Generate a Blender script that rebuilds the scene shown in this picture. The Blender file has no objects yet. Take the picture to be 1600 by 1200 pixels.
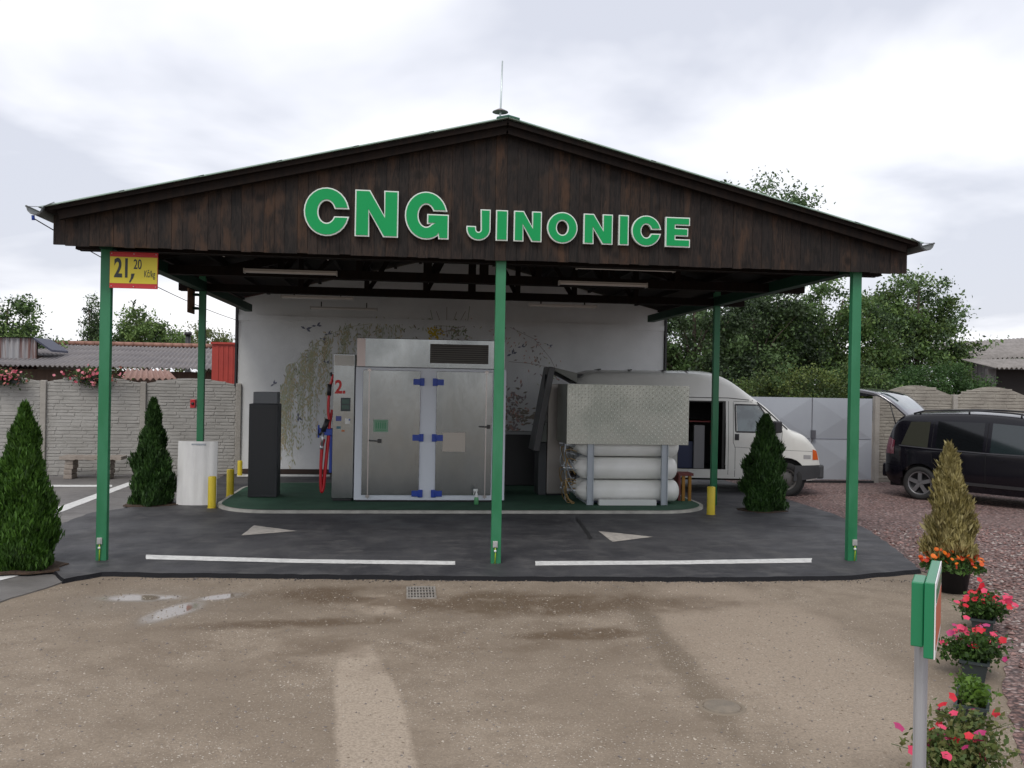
import bpy, bmesh, math, random
import numpy as np
from mathutils import Matrix, Vector
C = bpy.context.scene
COL = C.collection
R = math.radians
random.seed(7)
# ------------------------------------------------------------------ camera
F_PX, YAW, PIT, ROL, CAM_H = 1400.0, .117, -.001, .018, 2.07
_r0 = Vector((math.cos(YAW), -math.sin(YAW), 0))
_f = Vector((math.sin(YAW)*math.cos(PIT), math.cos(YAW)*math.cos(PIT), math.sin(PIT)))
_u0 = _r0.cross(_f)
_r = math.cos(ROL)*_r0 + math.sin(ROL)*_u0
_u = math.cos(ROL)*_u0 - math.sin(ROL)*_r0
cd = bpy.data.cameras.new('camera'); cam = bpy.data.objects.new('camera', cd); COL.objects.link(cam)
cd.sensor_width = 36; cd.lens = 36*F_PX/1600; cd.clip_end = 3000; cd.clip_start = .05
cam.matrix_world = Matrix(((_r.x, _u.x, -_f.x, 0), (_r.y, _u.y, -_f.y, 0), (_r.z, _u.z, -_f.z, CAM_H), (0, 0, 0, 1)))
C.camera = cam
# ------------------------------------------------------------------ world, sun, exposure
SUN_EL, SUN_AZ = 52, 205        # azimuth clockwise from +Y
w = bpy.data.worlds.new('World'); C.world = w; w.use_nodes = True
nt = w.node_tree; nt.nodes.clear()
def N(t, **k):
    n = nt.nodes.new(t)
    for a, b in k.items(): setattr(n, a, b)
    return n
out = N('ShaderNodeOutputWorld'); sky = N('ShaderNodeTexSky', sky_type='NISHITA')
sky.sun_disc = False; sky.sun_elevation = R(SUN_EL); sky.sun_rotation = R(SUN_AZ); sky.air_density = 1.5
bgs = N('ShaderNodeBackground'); bgs.inputs[1].default_value = .12
nt.links.new(sky.outputs[0], bgs.inputs[0])
tc = N('ShaderNodeTexCoord'); sep = N('ShaderNodeSeparateXYZ'); nt.links.new(tc.outputs['Generated'], sep.inputs[0])
mx = N('ShaderNodeMath', operation='MAXIMUM'); nt.links.new(sep.outputs[2], mx.inputs[0]); mx.inputs[1].default_value = 0
ad = N('ShaderNodeMath', operation='ADD'); nt.links.new(mx.outputs[0], ad.inputs[0]); ad.inputs[1].default_value = .22
dx = N('ShaderNodeMath', operation='DIVIDE'); nt.links.new(sep.outputs[0], dx.inputs[0]); nt.links.new(ad.outputs[0], dx.inputs[1])
dy = N('ShaderNodeMath', operation='DIVIDE'); nt.links.new(sep.outputs[1], dy.inputs[0]); nt.links.new(ad.outputs[0], dy.inputs[1])
cb = N('ShaderNodeCombineXYZ'); nt.links.new(dx.outputs[0], cb.inputs[0]); nt.links.new(dy.outputs[0], cb.inputs[1])
mp = N('ShaderNodeMapping'); nt.links.new(cb.outputs[0], mp.inputs[0]); mp.inputs['Location'].default_value = (3.1, .7, 0)
mp.inputs['Scale'].default_value = (1, 1, 1)
n1 = N('ShaderNodeTexNoise'); n1.inputs['Scale'].default_value = 1.15; n1.inputs['Detail'].default_value = 5; n1.inputs['Roughness'].default_value = .5; n1.inputs['Distortion'].default_value = .25
nt.links.new(mp.outputs[0], n1.inputs[0])
cr = N('ShaderNodeValToRGB'); nt.links.new(n1.outputs[0], cr.inputs[0])
e = cr.color_ramp.elements
e[0].position = .38; e[0].color = (.72, .745, .84, 1)
e[1].position = .60; e[1].color = (1.13, 1.13, 1.17, 1)
m_ = e.new(.49); m_.color = (.94, .955, 1.03, 1)
bgc = N('ShaderNodeBackground'); bgc.inputs[1].default_value = 1.0; nt.links.new(cr.outputs[0], bgc.inputs[0])
mixs = N('ShaderNodeMixShader'); mixs.inputs[0].default_value = .93
nt.links.new(bgs.outputs[0], mixs.inputs[1]); nt.links.new(bgc.outputs[0], mixs.inputs[2]); nt.links.new(mixs.outputs[0], out.inputs[0])
sd = bpy.data.lights.new('sun', 'SUN'); sd.energy = 1.45; sd.angle = R(20); sd.color = (1, .95, .88)
so = bpy.data.objects.new('sun', sd); COL.objects.link(so)
so.rotation_euler = (Vector((math.sin(R(SUN_AZ))*math.cos(R(SUN_EL)), math.cos(R(SUN_AZ))*math.cos(R(SUN_EL)), math.sin(R(SUN_EL))))).to_track_quat('Z', 'Y').to_euler()
C.view_settings.view_transform = 'Standard'; C.view_settings.look = 'None'; C.view_settings.exposure = 0.06; C.view_settings.gamma = 1
C.render.engine = 'CYCLES'; C.cycles.max_bounces = 8
# ------------------------------------------------------------------ survey helpers: points of the place measured from the photograph
def ray(u, v):
    a, b = (u-800)/F_PX, (v-600)/F_PX
    return _f + a*_r - b*_u
def G(u, v, z=0):
    d = ray(u, v); t = (z-CAM_H)/d.z; return Vector((d.x*t, d.y*t, z))
def at(u, v, y):
    d = ray(u, v); t = y/d.y; return Vector((d.x*t, y, CAM_H+d.z*t))
# ------------------------------------------------------------------ materials
MATS = {}
def M(name, col, rough=.6, metal=0, col2=None, scale=4, stretch=(1, 1, 1), bump=0, bscale=30, detail=6, contrast=.25, spec=.5, rvar=0, coat=0, transl=0, trans=0, bstretch=None, dist=0, emit=None, grime=None):
    if name in MATS: return MATS[name]
    m = bpy.data.materials.new(name); m.use_nodes = True; t = m.node_tree; b = t.nodes['Principled BSDF']
    b.inputs['Base Color'].default_value = (*col, 1); b.inputs['Roughness'].default_value = rough; b.inputs['Metallic'].default_value = metal
    b.inputs['Specular IOR Level'].default_value = spec; b.inputs['Coat Weight'].default_value = coat; b.inputs['Coat Roughness'].default_value = .05
    b.inputs['Transmission Weight'].default_value = trans
    tcn = t.nodes.new('ShaderNodeTexCoord')
    def mapped(st):
        mpn = t.nodes.new('ShaderNodeMapping'); mpn.inputs['Scale'].default_value = st
        t.links.new(tcn.outputs['Object'], mpn.inputs[0]); return mpn
    if col2 or rvar:
        mpn = mapped(stretch)
        n = t.nodes.new('ShaderNodeTexNoise'); n.inputs['Scale'].default_value = scale; n.inputs['Detail'].default_value = detail; n.inputs['Roughness'].default_value = .6; n.inputs['Distortion'].default_value = dist
        t.links.new(mpn.outputs[0], n.inputs[0])
        mr = t.nodes.new('ShaderNodeMapRange'); mr.inputs[1].default_value = .5-contrast*.5; mr.inputs[2].default_value = .5+contrast*.5
        t.links.new(n.outputs[0], mr.inputs[0])
        if col2:
            mi = t.nodes.new('ShaderNodeMix'); mi.data_type = 'RGBA'; mi.inputs[6].default_value = (*col, 1); mi.inputs[7].default_value = (*col2, 1)
            t.links.new(mr.outputs[0], mi.inputs[0]); t.links.new(mi.outputs[2], b.inputs['Base Color'])
        if rvar:
            m2 = t.nodes.new('ShaderNodeMapRange'); m2.inputs[3].default_value = rough-rvar; m2.inputs[4].default_value = rough+rvar
            t.links.new(mr.outputs[0], m2.inputs[0]); t.links.new(m2.outputs[0], b.inputs['Roughness'])
    if bump:
        mpn = mapped(bstretch or stretch)
        n = t.nodes.new('ShaderNodeTexNoise'); n.inputs['Scale'].default_value = bscale; n.inputs['Detail'].default_value = 5
        t.links.new(mpn.outputs[0], n.inputs[0])
        bp = t.nodes.new('ShaderNodeBump'); bp.inputs['Strength'].default_value = bump; bp.inputs['Distance'].default_value = .02
        t.links.new(n.outputs[0], bp.inputs['Height']); t.links.new(bp.outputs[0], b.inputs['Normal'])
    if transl:
        tr = t.nodes.new('ShaderNodeBsdfTranslucent'); ms = t.nodes.new('ShaderNodeMixShader'); ms.inputs[0].default_value = transl
        tr.inputs[0].default_value = (*[min(1, c*1.6) for c in col], 1)
        if col2: t.links.new(mi.outputs[2], tr.inputs[0])
        t.links.new(b.outputs[0], ms.inputs[1]); t.links.new(tr.outputs[0], ms.inputs[2]); t.links.new(ms.outputs[0], t.nodes['Material Output'].inputs[0])
    MATS[name] = m; return m
# ------------------------------------------------------------------ mesh builder
def wloc(o):
    v = Vector((0, 0, 0))
    while o: v += o.location; o = o.parent
    return v
class MB:
    def __init__(s): s.v = []; s.f = []; s.m = []; s.sm = []; s.cuts = []
    def cut(s): s.cuts.append((len(s.v), len(s.f))); return s
    def split(s, name, mats, parent=None, **k):
        """one object for each run of geometry between cut() marks"""
        out = []; a = (0, 0)
        for c in s.cuts+[(len(s.v), len(s.f))]:
            if c[1] > a[1]:
                q = MB(); q.v = s.v[a[0]:c[0]]; q.f = [[i-a[0] for i in f] for f in s.f[a[1]:c[1]]]; q.m = s.m[a[1]:c[1]]; q.sm = s.sm[a[1]:c[1]]; out.append(q.build(name, mats, parent, **k))
            a = c
        return out
    def add(s, vs, fs, m=0, smooth=False):
        o = len(s.v); s.v += [tuple(p) for p in vs]
        for f in fs: s.f.append([i+o for i in f]); s.m.append(m); s.sm.append(smooth)
        return s
    def box(s, x0, x1, y0, y1, z0, z1, m=0):
        v = [(x, y, z) for x in (x0, x1) for y in (y0, y1) for z in (z0, z1)]
        return s.add(v, [(0, 1, 3, 2), (4, 6, 7, 5), (0, 4, 5, 1), (2, 3, 7, 6), (0, 2, 6, 4), (1, 5, 7, 3)], m)
    def quad(s, *p, m=0): return s.add(p, [tuple(range(len(p)))], m)
    def bar(s, a, b, w, h, m=0, up=(0, 0, 1)):
        a = Vector(a); b = Vector(b); d = (b-a).normalized(); u = Vector(up)
        r = d.cross(u)
        if r.length < 1e-4: r = d.cross(Vector((0, 1, 0)))
        r.normalize(); u = r.cross(d).normalized()
        v = [p+i*r*w/2+j*u*h/2 for p in (a, b) for i, j in ((-1, -1), (1, -1), (1, 1), (-1, 1))]
        return s.add(v, [(0, 3, 2, 1), (4, 5, 6, 7), (0, 1, 5, 4), (1, 2, 6, 5), (2, 3, 7, 6), (3, 0, 4, 7)], m)
    def tube(s, pts, rad, n=10, m=0, caps=True, smooth=True):
        pts = [Vector(p) for p in pts]
        if not hasattr(rad, '__len__'): rad = [rad]*len(pts)
        v = []; f = []; pr = None
        for i, p in enumerate(pts):
            d = (pts[min(i+1, len(pts)-1)]-pts[max(i-1, 0)])
            d = d.normalized() if d.length > 1e-9 else Vector((0, 0, 1))
            if pr is None:
                pr = d.cross(Vector((.3, .2, .93))); 
                if pr.length < .05: pr = d.cross(Vector((1, 0, 0)))
            pr = (pr-d*pr.dot(d)).normalized(); q = d.cross(pr)
            v += [p+rad[i]*(math.cos(2*math.pi*k/n)*pr+math.sin(2*math.pi*k/n)*q) for k in range(n)]
        for i in range(len(pts)-1):
            for k in range(n):
                f.append((i*n+k, i*n+(k+1) % n, (i+1)*n+(k+1) % n, (i+1)*n+k))
        s.add(v, f, m, smooth)
        if caps:
            s.add(v[:n], [tuple(range(n))[::-1]], m); s.add(v[-n:], [tuple(range(n))], m)
        return s
    def lathe(s, prof, c, axis='z', n=24, m=0, smooth=True):
        # prof: (radius, distance along the axis)
        c = Vector(c); v = []; f = []
        for r, h in prof:
            for k in range(n):
                a = 2*math.pi*k/n; x, y = r*math.cos(a), r*math.sin(a)
                v.append(c+Vector({'z': (x, y, h), 'y': (x, h, y), 'x': (h, x, y)}[axis]))
        for i in range(len(prof)-1):
            for k in range(n): f.append((i*n+k, i*n+(k+1) % n, (i+1)*n+(k+1) % n, (i+1)*n+k))
        return s.add(v, f, m, smooth)
    def prism(s, poly, fn, d0, d1, m=0, smooth=False):
        n = len(poly); v = [fn(a, b, d0) for a, b in poly]+[fn(a, b, d1) for a, b in poly]
        s.add(v, [tuple(range(n))], m); s.add(v, [tuple(range(n, 2*n))[::-1]], m)
        return s.add(v, [(i, (i+1) % n, n+(i+1) % n, n+i) for i in range(n)], m, smooth)
    def build(s, name, mats, parent=None, local=False, loc=None, bevel=0, autosmooth=False):
        me = bpy.data.meshes.new(name)
        o = bpy.data.objects.new(name, me); COL.objects.link(o)
        if parent: o.parent = parent
        off = Vector((0, 0, 0))
        if not local:
            if parent: off = wloc(parent)
            elif loc: off = Vector(loc)
            elif loc is None and s.v:
                a = np.array(s.v); off = Vector(((a[:, 0].min()+a[:, 0].max())/2, (a[:, 1].min()+a[:, 1].max())/2, a[:, 2].min()))
        if not parent: o.location = off if not local else (loc or (0, 0, 0))
        me.from_pydata([(p[0]-off.x, p[1]-off.y, p[2]-off.z) for p in s.v], [], s.f)
        if not isinstance(mats, (list, tuple)): mats = [mats]
        for m in mats: me.materials.append(m)
        me.polygons.foreach_set('material_index', s.m); me.polygons.foreach_set('use_smooth', s.sm)
        me.update()
        bm = bmesh.new(); bm.from_mesh(me); bmesh.ops.remove_doubles(bm, verts=bm.verts, dist=1e-5)
        bmesh.ops.recalc_face_normals(bm, faces=bm.faces); bm.to_mesh(me); bm.free()
        if bevel:
            b = o.modifiers.new('bevel', 'BEVEL'); b.width = bevel; b.segments = 2; b.limit_method = 'ANGLE'; b.harden_normals = False
        return o
def tag(o, label=None, cat=None, group=None, kind=None):
    if label: o['label'] = label
    if cat: o['category'] = cat
    if group: o['group'] = group
    if kind: o['kind'] = kind
    return o
def thing(name, loc, label, cat, group=None, rz=0):
    o = bpy.data.objects.new(name, None); COL.objects.link(o); o.location = loc; o.rotation_euler = (0, 0, rz); o.empty_display_size = .2
    return tag(o, label, cat, group)
def dup(root, loc, label, rz=None, group=None):
    def cp(o, par):
        c = o.copy(); COL.objects.link(c)
        if par: c.parent = par
        for ch in list(o.children): cp(ch, c)
        return c
    r = cp(root, None); r.location = loc
    if rz is not None: r.rotation_euler = (0, 0, rz)
    r['label'] = label
    if group: r['group'] = group
    return r
def polys(name, V, mats, mi=None, parent=None, off=Vector((0, 0, 0)), loc=None, nv=4, smooth=False):
    """many separate little polygons (leaves, petals, stones' facets) in one mesh; V: (n, nv, 3)"""
    n = len(V); me = bpy.data.meshes.new(name); V = V.reshape(-1, 3)-np.array(off)
    me.vertices.add(n*nv); me.vertices.foreach_set('co', V.astype(np.float32).ravel())
    me.loops.add(n*nv); me.loops.foreach_set('vertex_index', np.arange(n*nv, dtype=np.int32))
    me.polygons.add(n); me.polygons.foreach_set('loop_start', np.arange(n, dtype=np.int32)*nv)
    try: me.polygons.foreach_set('loop_total', np.full(n, nv, dtype=np.int32))
    except Exception: pass
    if not isinstance(mats, (list, tuple)): mats = [mats]
    for m in mats: me.materials.append(m)
    if mi is not None: me.polygons.foreach_set('material_index', np.asarray(mi, dtype=np.int32))
    me.update(calc_edges=True); me.validate()
    o = bpy.data.objects.new(name, me); COL.objects.link(o)
    if parent: o.parent = parent
    elif loc is not None: o.location = loc
    return o
# ------------------------------------------------------------------ common materials
green = M('green_paint', (.015, .155, .062), .45, col2=(.028, .185, .085), scale=5, rvar=.1, stretch=(1, 1, .35), bump=.05, bscale=30)
green_dk = M('green_trim', (.008, .042, .024), .6, spec=.2)
steel = M('stainless_steel', (.33, .345, .34), .20, 1, col2=(.22, .235, .235), scale=1.6, stretch=(1, 1, .6), rvar=.07, bump=.26, bscale=2.2, bstretch=(2.2, 1, .5), contrast=.5)
galv = M('galvanised_steel', (.42, .45, .48), .45, .7, col2=(.34, .37, .40), scale=12, rvar=.08)
alu = M('aluminium', (.55, .56, .58), .38, .85)
white_paint = M('white_paint', (.74, .75, .74), .45, col2=(.68, .69, .68), scale=3)
frame_grey = M('pale_frame_paint', (.66, .70, .76), .5)
black = M('black_plastic', (.016, .016, .018), .45)
rubber = M('rubber', (.018, .018, .018), .8)
yellow = M('yellow_paint', (.62, .48, .015), .45, col2=(.52, .40, .02), scale=9, contrast=.5)
blue = M('blue_plastic', (.015, .055, .36), .4)
red = M('red_plastic', (.5, .012, .02), .35)
wood_dk = M('dark_stained_timber', (.0075, .0055, .005), .8, col2=(.013, .008, .006), scale=3, stretch=(6, 6, 1), spec=.15)
# ------------------------------------------------------------------ ground materials
class NT:
    def __init__(s, name):
        s.m = bpy.data.materials.new(name); s.m.use_nodes = True; s.t = s.m.node_tree; s.b = s.t.nodes['Principled BSDF']
        s.co = s.n('ShaderNodeTexCoord').outputs['Object']
    def n(s, t, **k):
        n = s.t.nodes.new(t)
        for a, b in k.items(): setattr(n, a, b)
        return n
    def l(s, a, b): s.t.links.new(a, b)
    def noise(s, sc, det=6, vec=None, st=(1, 1, 1), ro=.6, out=0, dist=0):
        mpn = s.n('ShaderNodeMapping'); mpn.inputs['Scale'].default_value = st; s.l(vec or s.co, mpn.inputs[0])
        n = s.n('ShaderNodeTexNoise'); n.inputs['Scale'].default_value = sc; n.inputs['Detail'].default_value = det; n.inputs['Roughness'].default_value = ro; n.inputs['Distortion'].default_value = dist
        s.l(mpn.outputs[0], n.inputs[0]); return n.outputs[out]
    def vor(s, sc, feat='F1', rnd=1):
        n = s.n('ShaderNodeTexVoronoi'); n.feature = feat; n.inputs['Scale'].default_value = sc; n.inputs['Randomness'].default_value = rnd; s.l(s.co, n.inputs[0]); return n
    def rng(s, x, a, b, c=0, d=1):
        n = s.n('ShaderNodeMapRange'); n.interpolation_type = 'SMOOTHSTEP'
        for i, v in enumerate((a, b, c, d)): n.inputs[i+1].default_value = v
        s.l(x, n.inputs[0]); return n.outputs[0]
    def math(s, op, a, b=None):
        n = s.n('ShaderNodeMath', operation=op)
        for i, v in enumerate((a, b)):
            if v is None: continue
            if isinstance(v, (int, float)): n.inputs[i].default_value = v
            else: s.l(v, n.inputs[i])
        return n.outputs[0]
    def mix(s, fac, a, b):
        n = s.n('ShaderNodeMix'); n.data_type = 'RGBA'
        if isinstance(fac, (int, float)): n.inputs[0].default_value = fac
        else: s.l(fac, n.inputs[0])
        for i, v in ((6, a), (7, b)):
            if isinstance(v, tuple): n.inputs[i].default_value = (*v, 1)
            else: s.l(v, n.inputs[i])
        return n.outputs[2]
    def blob(s, cx, cy, rx, ry, ang=0, warp=.5, wsc=1.5, soft=.35):
        a = s.n('ShaderNodeVectorMath', operation='SUBTRACT'); s.l(s.co, a.inputs[0]); a.inputs[1].default_value = (cx, cy, 0)
        r = s.n('ShaderNodeVectorRotate', rotation_type='Z_AXIS'); s.l(a.outputs[0], r.inputs[0]); r.inputs['Angle'].default_value = -ang
        d = s.n('ShaderNodeVectorMath', operation='DIVIDE'); s.l(r.outputs[0], d.inputs[0]); d.inputs[1].default_value = (rx, ry, 1e6)
        ln = s.n('ShaderNodeVectorMath', operation='LENGTH'); s.l(d.outputs[0], ln.inputs[0])
        nz = s.noise(wsc, 4)
        v = s.math('ADD', ln.outputs['Value'], s.math('MULTIPLY', s.math('SUBTRACT', nz, .5), warp*2))
        return s.rng(v, 1+soft, 1-soft)
    def done(s, col, rough, height=None, bs=.4, bd=.01):
        if isinstance(col, tuple): s.b.inputs['Base Color'].default_value = (*col, 1)
        else: s.l(col, s.b.inputs['Base Color'])
        if isinstance(rough, (int, float)): s.b.inputs['Roughness'].default_value = rough
        else: s.l(rough, s.b.inputs['Roughness'])
        if height is not None:
            bp = s.n('ShaderNodeBump'); bp.inputs['Strength'].default_value = bs; bp.inputs['Distance'].default_value = bd
            s.l(height, bp.inputs['Height']); s.l(bp.outputs[0], s.b.inputs['Normal'])
        return s.m
def gmat():
    g = NT('packed_dirt')
    big = g.noise(.55, 5); mid = g.noise(3.5, 7); fine = g.noise(60, 4)
    col = g.mix(g.rng(big, .40, .60), (.214, .169, .124), (.274, .221, .166))
    col = g.mix(g.math('MULTIPLY', g.rng(mid, .45, .62), .6), col, (.186, .144, .104))
    # pale scraped track towards the viewer, smoother bare clay to the right of it
    b1, b2 = G(978, 925), G(1195, 1195); bm_ = (b1+b2)/2
    tr = g.blob(*G(578, 1120).xy, .22, 1.45, R(6), .22, 1.2, .12)
    clay = g.blob(bm_.x+.85, bm_.y+.25, .72, 2.3, math.atan2(b1.y-b2.y, b1.x-b2.x)-math.pi/2, .45, 1.1, .2)
    clay2 = g.blob(*G(600, 945).xy, .28, .35, 0, .3, 2, .3)
    cl = g.math('MAXIMUM', tr, clay2)
    col = g.mix(g.math('MULTIPLY', cl, .75), col, (.405, .335, .262))
    col = g.mix(g.math('MULTIPLY', clay, .75), col, (.325, .262, .200))
    edge = g.blob(bm_.x-.03, bm_.y, .12, (b1-b2).length*.52, math.atan2(b1.y-b2.y, b1.x-b2.x)-math.pi/2, 1.3, 1.5, .5)
    col = g.mix(g.math('MULTIPLY', edge, .6), col, (.115, .085, .055))
    # damp ground beside the slab and round the drain
    w1 = g.blob(1.2, 8.35, 1.7, .42, R(-3), .8, 1.6, .5); w2 = g.blob(-.6, 8.75, .8, .35, 0, .7, 1.8, .5); w3 = g.blob(1.45, 7.3, .55, .16, 0, 1.1, 2.6, .5)
    w4 = g.blob(-.9, 7.75, .9, .14, R(5), .9, 2.2, .5); w5 = g.blob(-.3, 7.0, 2.2, .5, R(3), 1.2, 1.4, .7)
    wet = g.math('MULTIPLY', g.math('MAXIMUM', g.math('MAXIMUM', w1, w2), g.math('MAXIMUM', w3, w4)), g.rng(g.noise(2.2, 6), .32, .50))
    wet = g.math('MAXIMUM', wet, g.math('MULTIPLY', g.math('MULTIPLY', w5, .5), g.rng(g.noise(1.9, 5), .42, .60)))
    film = g.blob(-1.6, 8.6, 1.7, .62, R(2), .5, 1.2, .5)
    col = g.mix(g.math('MULTIPLY', wet, .85), col, (.100, .063, .034))
    # scattered pale grit
    v = g.vor(30); v2 = g.vor(70)
    grit = g.math('MULTIPLY', g.rng(v.outputs['Distance'], .24, .12), g.rng(v.outputs['Color'], .50, .53))
    sel = g.rng(g.noise(1.1, 4), .40, .62)
    grit2 = g.math('MULTIPLY', g.rng(v2.outputs['Distance'], .30, .14), g.rng(v2.outputs['Color'], .50, .54))
    gg = g.math('MULTIPLY', g.math('MAXIMUM', grit, grit2), g.math('SUBTRACT', 1, g.math('MAXIMUM', g.math('MULTIPLY', cl, .85), g.math('MULTIPLY', clay, .45))))
    gg = g.math('MULTIPLY', gg, g.math('ADD', .35, g.math('MULTIPLY', sel, .65)))
    col = g.mix(g.math('MULTIPLY', gg, .95), col, (.58, .53, .46))
    dk = g.math('MULTIPLY', g.rng(g.vor(60).outputs['Distance'], .2, .1), g.rng(g.noise(90, 1), .56, .62))
    col = g.mix(g.math('MULTIPLY', dk, .7), col, (.06, .055, .05))
    col = g.mix(g.math('MULTIPLY', g.math('MAXIMUM', g.rng(fine, .42, .62), g.rng(g.noise(24, 5), .5, .66)), .42), col, (.125, .098, .07))
    a1, a2 = G(224, 973), G(304, 943); mm = (a1+a2)/2
    pud = g.math('MAXIMUM', g.blob(mm.x, mm.y, (a2-a1).length*.56, .15, math.atan2(a2.y-a1.y, a2.x-a1.x), .4, 2.2, .75), g.blob(*G(348, 932).xy, .24, .11, R(35), .5, 3, .7))
    pud = g.math('MAXIMUM', pud, g.math('MULTIPLY', g.blob(*G(218, 934).xy, .36, .14, 0, .5, 2.5, .6), .8))
    col = g.mix(g.math('MULTIPLY', pud, .6), col, (.21, .18, .15))
    h = g.math('ADD', g.math('MULTIPLY', fine, .35), g.math('ADD', g.math('MULTIPLY', gg, .8), mid))
    rough = g.math('SUBTRACT', .88, g.math('MULTIPLY', g.math('MAXIMUM', g.math('MULTIPLY', wet, .30), g.math('MULTIPLY', film, .34)), 1))
    rough = g.math('MULTIPLY', rough, g.math('SUBTRACT', 1, g.rng(pud, .1, .95, 0, .96)))
    h = g.math('MULTIPLY', h, g.math('SUBTRACT', 1, g.rng(pud, .1, .6, 0, .995)))
    return g.done(col, rough, h, .5, .012)
def amat(name, c1, c2, c3, damp=.5):
    g = NT(name)
    big = g.noise(.9, 5); sp = g.vor(110)
    col = g.mix(g.rng(big, .38, .64), c1, c2)
    col = g.mix(g.math('MULTIPLY', g.rng(g.noise(2.6, 7, st=(1, 2.2, 1), ro=.7), .5, .72), .6), col, c3)
    col = g.mix(g.math('MULTIPLY', g.rng(g.noise(140, 2), .5, .7), .35), col, c3)
    col = g.mix(g.math('MULTIPLY', g.rng(g.noise(3.2, 7, ro=.7, st=(1, .5, 1)), .46, .66), .32), col, c3)
    h = g.math('ADD', g.noise(160, 3), g.math('MULTIPLY', g.noise(5, 3), 1.5))
    return g.done(col, g.rng(g.noise(1.3, 5), .35, .7, damp, .85), h, .45, .006)
def vmat():
    g = NT('red_gravel')
    v = g.vor(26); v2 = g.vor(55)
    ramp = g.n('ShaderNodeValToRGB'); sp = g.n('ShaderNodeSeparateColor'); g.l(v.outputs['Color'], sp.inputs[0]); g.l(sp.outputs[0], ramp.inputs[0])
    e = ramp.color_ramp.elements; e[0].color = (.12, .066, .058, 1); e[1].color = (.42, .35, .33, 1); e[1].position = 1
    for p, c in ((.3, (.185, .108, .090, 1)), (.6, (.255, .150, .132, 1)), (.85, (.31, .20, .18, 1))): x = e.new(p); x.color = c
    col = g.mix(g.rng(v.outputs['Distance'], .35, .75), ramp.outputs[0], (.05, .03, .028))
    col = g.mix(g.math('MULTIPLY', g.rng(g.noise(.7, 4), .4, .65), .3), col, (.20, .15, .14))
    return g.done(col, .8, g.math('MULTIPLY', v.outputs['Distance'], -1), 1, .03)
gravel_m = vmat()
asph_new = amat('fresh_asphalt', (.026, .026, .031), (.050, .050, .055), (.115, .112, .110), .55)
asph_old = amat('old_asphalt', (.115, .108, .105), (.165, .155, .148), (.20, .19, .18), .4)
# ------------------------------------------------------------------ the setting
def sheet(name, pts, z, mat, edge=0, jag=0, rnd=random.Random(3)):
    """flat sheet over an outline of ground points, optional raised skirt"""
    P = [Vector((p[0], p[1])) for p in pts]
    if jag:
        Q = []
        for i, a in enumerate(P):
            b = P[(i+1) % len(P)]; n = max(1, int((b-a).length/.12)); 
            if (b-a).length > 14: n = 1
            for k in range(n):
                q = a.lerp(b, k/n)
                Q.append(q+Vector((rnd.uniform(-jag, jag), rnd.uniform(-jag, jag))) if k else q)
        P = Q
    mb = MB(); n = len(P); mats_ = mat if isinstance(mat, list) else [mat]
    mb.add([(p.x, p.y, z) for p in P], [tuple(range(n))])
    if edge: mb.add([(p.x, p.y, z) for p in P]+[(p.x+0, p.y-(.04 if len(mats_)>1 else 0), z-edge) for p in P], [(i, (i+1) % n, n+(i+1) % n, n+i) for i in range(n)], len(mats_)-1)
    o = mb.build(name, mat, loc=(0, 0, 0)); return tag(o, kind='structure')
g = sheet('ground', [(-900, -300), (900, -300), (900, 1500), (-900, 1500)], 0, gmat())
old = [G(-60, 965), G(0, 942), G(55, 925), G(100, 910), G(135, 897), G(60, 860), G(110, 838), G(290, 790)]
sheet('parking_asphalt', [p.xy for p in old]+[(-3.5, 19.9), (-20, 18), (-20, 7)], .012, asph_old, .012, .015)
sheet('forecourt_asphalt', [G(100, 911).xy, G(160, 900).xy, G(400, 903).xy, G(800, 907).xy, G(1150, 908).xy, G(1330, 905).xy, G(1437, 895).xy, G(1405, 868).xy, G(1362, 835).xy, G(1300, 806).xy, G(1225, 782).xy,
      (6.9, 19.9), (-3.75, 19.9), (-3.7, 15.2), (-4.6, 13.9), (-4.75, 10.6), G(70, 890).xy], .042, [asph_new, M('tar_edge', (.010, .010, .012), .7, bump=.6, bscale=60, spec=.15)], .042, .022)
sheet('gravel_yard', [G(1508, 925).xy, G(1440, 893).xy, (5.6, 10), (6.0, 20), (60, 20.5), (60, -6), (1.0, -1), (2.85, 3.5), G(1575, 1120).xy, G(1565, 1000).xy], .006, gravel_m, .006, .03)
line_m = M('road_paint', (.80, .80, .78), .6, col2=(.52, .52, .51), scale=14, contrast=.45, bump=.2, bscale=120)
arrow_m = M('worn_arrow_paint', (.58, .54, .48), .7, col2=(.30, .28, .26), scale=12, contrast=.5)
joint_m = M('tar_joint', (.010, .010, .011), .6)
def mark(pts, z=.046, mat=None): return sheet('road_marking', [p.xy for p in pts], z, mat or line_m, 0, .005)
mark([G(228, 873), G(228, 880), G(470, 886), G(711, 889), G(711, 883), G(470, 880)])
mark([G(836, 883), G(836, 890), G(1060, 888), G(1268, 885), G(1269, 878), G(1060, 882)])
mark([G(377, 842), G(397, 826), G(464, 835)], mat=arrow_m); mark([G(935, 835), G(957, 852), G(1020, 844)], mat=arrow_m)
mark([G(462, 766), G(475, 758), G(515, 762)], mat=arrow_m)
mark([G(85, 806), G(80, 798), G(200, 755), G(208, 758)], .017); mark([G(70, 762), G(70, 759), G(175, 759), G(175, 762)], .017)
mark([G(-10, 912), G(-10, 904), G(22, 899), G(34, 901)], .017); mark([G(370, 748), G(370, 744), G(515, 745), G(515, 748)])
mark([G(900, 815), G(904, 814), G(926, 846), G(921, 848)], .045, joint_m)
# raised island the machines stand on

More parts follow.
